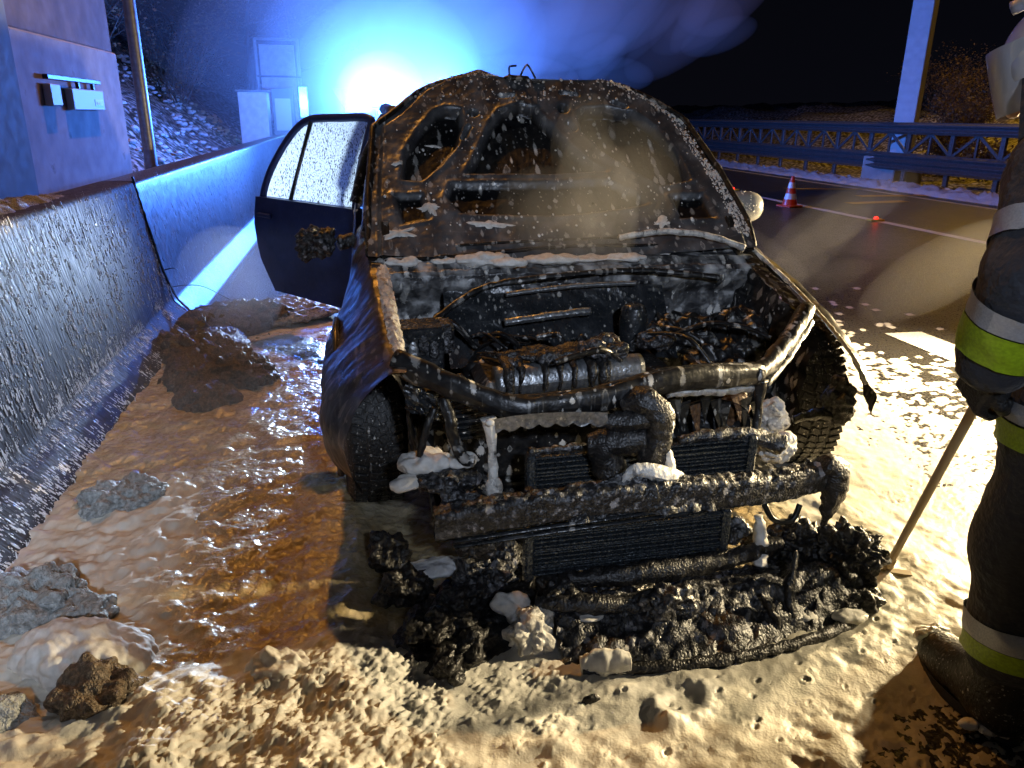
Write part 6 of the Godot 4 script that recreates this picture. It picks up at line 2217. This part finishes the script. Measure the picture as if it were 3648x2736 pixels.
	var hp := func(x: float, y: float, z: float) -> Vector3: return hc + hb * Vector3(x, y, z)
	var g := Field.new(hc - Vector3.ONE * 0.18, hc + Vector3.ONE * 0.18, 0.0045)
	g.capsule(hp.call(0, 0.03, 0.01), hp.call(0, 0.02, -0.015), 0.088, 0.085, 0.03)
	g.capsule(hp.call(0, -0.02, -0.03), hp.call(0, -0.085, -0.05), 0.066, 0.038, 0.03)
	g.capsule(hp.call(0, 0.0, -0.1), hp.call(0, -0.034, -0.118), 0.008, 0.014, 0.012)
	g.capsule(hp.call(-0.022, -0.066, -0.094), hp.call(0.022, -0.066, -0.094), 0.008, 0.008, 0.008)
	for s in [-1.0, 1.0]:
		g.capsule(hp.call(0.015 * s, 0.025, -0.096), hp.call(0.05 * s, 0.022, -0.083), 0.009, 0.008, 0.01)
		g.capsule(hp.call(0.088 * s, 0.01, 0.005), hp.call(0.084 * s, -0.035, -0.002), 0.014, 0.01, 0.006)
	g.capsule(hp.call(0, -0.04, 0.0), hp.call(0, -0.14, 0.02), 0.06, 0.062, 0.03)
	m = MB.new()
	g.into(m)
	var head := put("head", m, mats.skin, root)
	for s in [-1.0, 1.0]:
		m = MB.new()
		m.lump(hp.call(0.032 * s, 0.004, -0.088), Vector3.ONE * 0.012, nb, 0.0, 6, Basis.IDENTITY, 0.3)
		put("eye", m, mats.sticker_white, head)
	m = MB.new()
	m.grid(func(u: float, v: float):
		var a := u * TAU
		var b := v * PI * 0.56
		var r := 0.136 + 0.012 * cos(a * 2.0)
		var y := cos(b) * 0.125 + 0.035
		var back := maxf(0.0, sin(a)) * 0.03 * v
		return hp.call(cos(a) * sin(b) * r * 0.86, y - 0.05 * maxf(0.0, sin(a)) * v * v, sin(a) * sin(b) * r * 1.06 + back), 44, 22)
	var hel := put("helmet", m, mats.helmet_shell, head)
	m = MB.new()
	m.tube(curve([hp.call(0, 0.165, -0.1), hp.call(0, 0.172, -0.02), hp.call(0, 0.16, 0.06), hp.call(0, 0.11, 0.13)], 16), 0.014, 8)
	put("comb", m, mats.tape_silver, hel)
	m = MB.new()
	m.grid(func(u: float, v: float):
		var a := lerpf(PI * 1.1, PI * 1.9, u)
		return hp.call(cos(a) * (0.121 - 0.012 * v * v), 0.085 - 0.13 * v, sin(a) * (0.152 - 0.006 * v * v)), 26, 10)
	put("visor", m, mats.visor, hel)
	m = MB.new()
	m.grid(func(u: float, v: float):
		var a := lerpf(-0.15 * PI, 1.15 * PI, u)
		return hp.call(cos(a) * (0.12 + 0.05 * v), 0.02 - 0.2 * v, sin(a) * (0.142 + 0.04 * v)), 26, 8)
	put("neck_flap", m, mats.fire_cloth, hel)
	# the pole he holds, a thing of its own
	var top := Vector3(1.255, 0.93, -1.27)
	var tip := Vector3(1.585, 0.045, -1.85)
	var t := thing("long_pole", Vector3(1.58, 0, -1.85), "long wooden pole slanting from the glove down to the foam", "pole")
	m = MB.new()
	m.tube([top, top.lerp(tip, 0.5), tip], [0.012, 0.0115, 0.011], 12)
	put("shaft", m, mats.wood_pole, t)
	m = MB.new()
	m.tube([top - dn * 0.02, top + dn * 0.05], 0.0185, 12)
	put("grip", m, mats.black_rubber, t)
	m = MB.new()
	m.tube([tip - dn * 0.05, tip + dn * 0.012], 0.015, 12)
	put("collar", m, mats.wood_pole, t)
	m = MB.new()
	m.box(tip + Vector3(0.0, -0.028, 0.0), Vector3(0.02, 0.014, 0.075), Basis(Vector3.UP, 1.1), 0.006)
	put("foot_bar", m, mats.wood_pole, t)

# ------------------------------------------------------------------ the patrol car with the blue lamp
func patrol_car() -> void:
	var o := Vector3(0.98, 0, -13.0)
	var t := thing("patrol_car", o, "pale patrol car with blue beacons and headlamps on, hidden behind the smoke", "car")
	var prof := [Vector2(-2.1, 0.32), Vector2(-2.14, 0.6), Vector2(-2.0, 0.95), Vector2(-1.55, 1.4), Vector2(-1.2, 1.47), Vector2(0.2, 1.46), Vector2(0.95, 0.98), Vector2(1.85, 0.82), Vector2(2.08, 0.62), Vector2(2.1, 0.35)]
	var m := MB.new()
	m.grid(func(u: float, v: float):
		var q := u * (prof.size() - 1)
		var i := mini(int(q), prof.size() - 2)
		var p: Vector2 = prof[i].lerp(prof[i + 1], q - i)
		var w := 0.86 if p.y < 0.95 else lerpf(0.84, 0.6, (p.y - 0.95) / 0.5)
		var e := lerpf(-1.0, 1.0, v)
		return o + Vector3(e * w, p.y - 0.03 * pow(absf(e), 4.0), p.x), 60, 12)
	for s in [-1.0, 1.0]:
		m.grid(func(u: float, v: float):
			var z := lerpf(-2.1, 2.1, u)
			var h := 0.95 - 0.14 * smoothstep(0.9, 2.1, z)
			var low := 0.26
			for c in [-1.32, 1.32]:
				var a: float = 0.35 * 0.35 - (z - c) * (z - c)
				if a > 0.0:
					low = maxf(low, 0.3 + sqrt(a))
			return o + Vector3(s * (0.86 + 0.02 * sin(v * PI)), lerpf(low, h, v), z), 60, 8)
	put("body", m, mats.car_white, t)
	m = MB.new()
	m.grid(func(u: float, v: float): return o + Vector3((u - 0.5) * lerpf(1.5, 1.14, v), lerpf(1.0, 1.43, v), lerpf(0.97, 0.26, v)), 6, 4)
	put("windscreen", m, mats.dark_glass, t)
	for s in [-1.0, 1.0]:
		m = MB.new()
		m.grid(func(u: float, v: float): return o + Vector3(s * (lerpf(0.845, 0.63, v) + 0.006), lerpf(0.97, 1.4, v), lerpf(lerpf(0.8, 0.2, v), lerpf(-1.7, -1.35, v), u)), 8, 4)
		put("side_window", m, mats.dark_glass, t)
		m = MB.new()
		m.box(o + Vector3(s * 0.64, 0.69, 2.03), Vector3(0.15, 0.06, 0.06), Basis.IDENTITY, 0.02)
		put("headlamp_housing", m, mats.dark_steel, t)
		m = MB.new()
		m.box(o + Vector3(s * 0.64, 0.69, 2.095), Vector3(0.12, 0.042, 0.004), Basis.IDENTITY, 0.002)
		put("headlight", m, mats.glow_white, t)
		spot(t, o + Vector3(s * 0.64, 0.69, 2.12), o + Vector3(s * 0.64 - 0.72, 0.86, 8.2), Color(0.8, 0.9, 1.0), 200.0, 10.0, 0.08, 1.0)
		for z in [-1.32, 1.32]:
			m = MB.new()
			m.lathe([Vector2(0.0, 0.09), Vector2(0.2, 0.09), Vector2(0.29, 0.08), Vector2(0.31, 0.05), Vector2(0.31, -0.05), Vector2(0.29, -0.08), Vector2(0.0, -0.08)], Transform3D(Basis(Vector3.BACK, -PI / 2), o + Vector3(s * 0.78, 0.31, z)), 24)
			put("wheel", m, mats.tyre, t)
	m = MB.new()
	m.box(o + Vector3(0, 0.42, 2.12), Vector3(0.82, 0.12, 0.05), Basis.IDENTITY, 0.03)
	put("bumper", m, mats.car_orange, t)
	m = MB.new()
	m.box(o + Vector3(-0.1, 1.5, -0.2), Vector3(0.62, 0.02, 0.14), Basis.IDENTITY, 0.01)
	var bar := put("light_bar", m, mats.dark_steel, t)
	for x in [-0.63, 0.4]:
		m = MB.new()
		m.box(o + Vector3(x, 1.6, -0.2), Vector3(0.13, 0.075, 0.12), Basis.IDENTITY, 0.03)
		put("beacon_lamp", m, mats.glow_blue, bar)
		omni(t, o + Vector3(x, 1.6, -0.2), Color(0.26, 0.5, 1.0), 95.0 if x < 0 else 55.0, 0.06)

# ------------------------------------------------------------------ smoke and steam
func puff(at: Vector3, size: Vector3, density: float, shade: Color, rot := 0.0) -> void:
	var f := FogVolume.new()
	f.shape = RenderingServer.FOG_VOLUME_SHAPE_ELLIPSOID
	f.size = size
	f.position = at
	f.rotation = Vector3(0, 0, rot)
	var m := FogMaterial.new()
	m.density = density
	m.albedo = shade
	f.material = m
	f.name = numbered("smoke")
	f.set_meta("kind", "stuff")
	f.set_meta("label", "smoke drifting off the wreck and lit by the lamps")
	f.set_meta("category", "smoke")
	add_child(f, true)

func nest(r: RandomNumberGenerator, p: Vector3, size: Vector3, d: float, rot: float, g: Color) -> void:
	for k in 3:
		var q: float = [1.0, 0.72, 0.46][k]
		puff(p + Vector3(r.randfn(0.0, 0.05), r.randfn(0.0, 0.05), 0.0) * size * (1.0 if k else 0.0), size * q * Vector3(r.randf_range(0.9, 1.15), r.randf_range(0.85, 1.15), 1.0), d, g, rot + r.randfn(0.0, 0.15))

func smoke() -> void:
	var g := Color(0.92, 0.92, 0.93)
	var r := RandomNumberGenerator.new()
	r.seed = 5
	# the bank round the blue lamp, thick at its heart
	puff(Vector3(0.4, 1.7, -12.9), Vector3(1.4, 1.2, 1.2), 0.3, g, 0.3)
	puff(Vector3(0.5, 1.85, -12.8), Vector3(3.0, 2.5, 2.0), 0.14, g, 0.35)
	puff(Vector3(0.7, 2.1, -12.5), Vector3(4.6, 3.4, 2.6), 0.07, g, 0.4)
	puff(Vector3(1.1, 2.7, -12.0), Vector3(8.0, 4.4, 3.6), 0.05, g, 0.5)
	puff(Vector3(-1.4, 3.4, -15.0), Vector3(6, 4, 4), 0.025, g, -0.3)
	# plume leaning right: a few big billows, each of shells nested in each other so that it thins out softly
	nest(r, Vector3(1.7, 2.6, -12.0), Vector3(3.6, 2.2, 2.0), 0.07, 0.55, g)
	nest(r, Vector3(3.2, 2.7, -11.2), Vector3(3.0, 1.5, 1.8), 0.08, 0.5, g)
	nest(r, Vector3(4.7, 2.8, -10.6), Vector3(2.6, 1.0, 1.5), 0.06, 0.7, g)
	nest(r, Vector3(-0.6, 3.0, -12.8), Vector3(2.6, 1.8, 2.0), 0.03, -0.4, g)
	for i in 11:
		var u := r.randf()
		var s := r.randf_range(0.5, 1.1)
		puff(Vector3(lerpf(1.9, 5.6, u) + r.randfn(0.0, 0.2), lerpf(1.9, 2.6, u) + r.randfn(0.0, 0.38), -10.9 + r.randfn(0.0, 0.4)), Vector3(s * r.randf_range(1.2, 2.2), s * r.randf_range(0.4, 0.8), s), r.randf_range(0.05, 0.14), g, r.randf_range(-0.1, 1.1))
	# steam over the bonnet
	nest(r, Vector3(0.86, 1.06, -2.8), Vector3(0.34, 0.62, 0.3), 0.34, 0.15, g)
	nest(r, Vector3(0.68, 1.02, -2.75), Vector3(0.4, 0.36, 0.26), 0.26, -0.5, g)
	nest(r, Vector3(1.05, 1.16, -2.9), Vector3(0.3, 0.4, 0.24), 0.24, 0.5, g)
	nest(r, Vector3(0.84, 1.3, -2.95), Vector3(0.24, 0.36, 0.2), 0.22, -0.3, g)
	# steam blowing across the road on the right
	for i in 11:
		var p := Vector3(2.8 + r.randfn(0.0, 0.42), 0.6 + r.randfn(0.0, 0.16), -4.4 + r.randfn(0.0, 0.4))
		var s := r.randf_range(0.22, 0.45)
		puff(p, Vector3(s * r.randf_range(1.8, 3.2), s * r.randf_range(0.6, 1.0), s), r.randf_range(0.03, 0.085), g, r.randf_range(-0.8, 0.8))
	# mist between the open door and the barrier
	for i in 7:
		var p := Vector3(-0.78 + r.randfn(0.0, 0.12), 0.3 + r.randfn(0.0, 0.1), -5.0 + r.randfn(0.0, 0.8))
		var s := r.randf_range(0.5, 0.9)
		puff(p, Vector3(s, s * r.randf_range(0.8, 1.4), s * 1.4), r.randf_range(0.1, 0.22), g, r.randf_range(-0.4, 0.4))
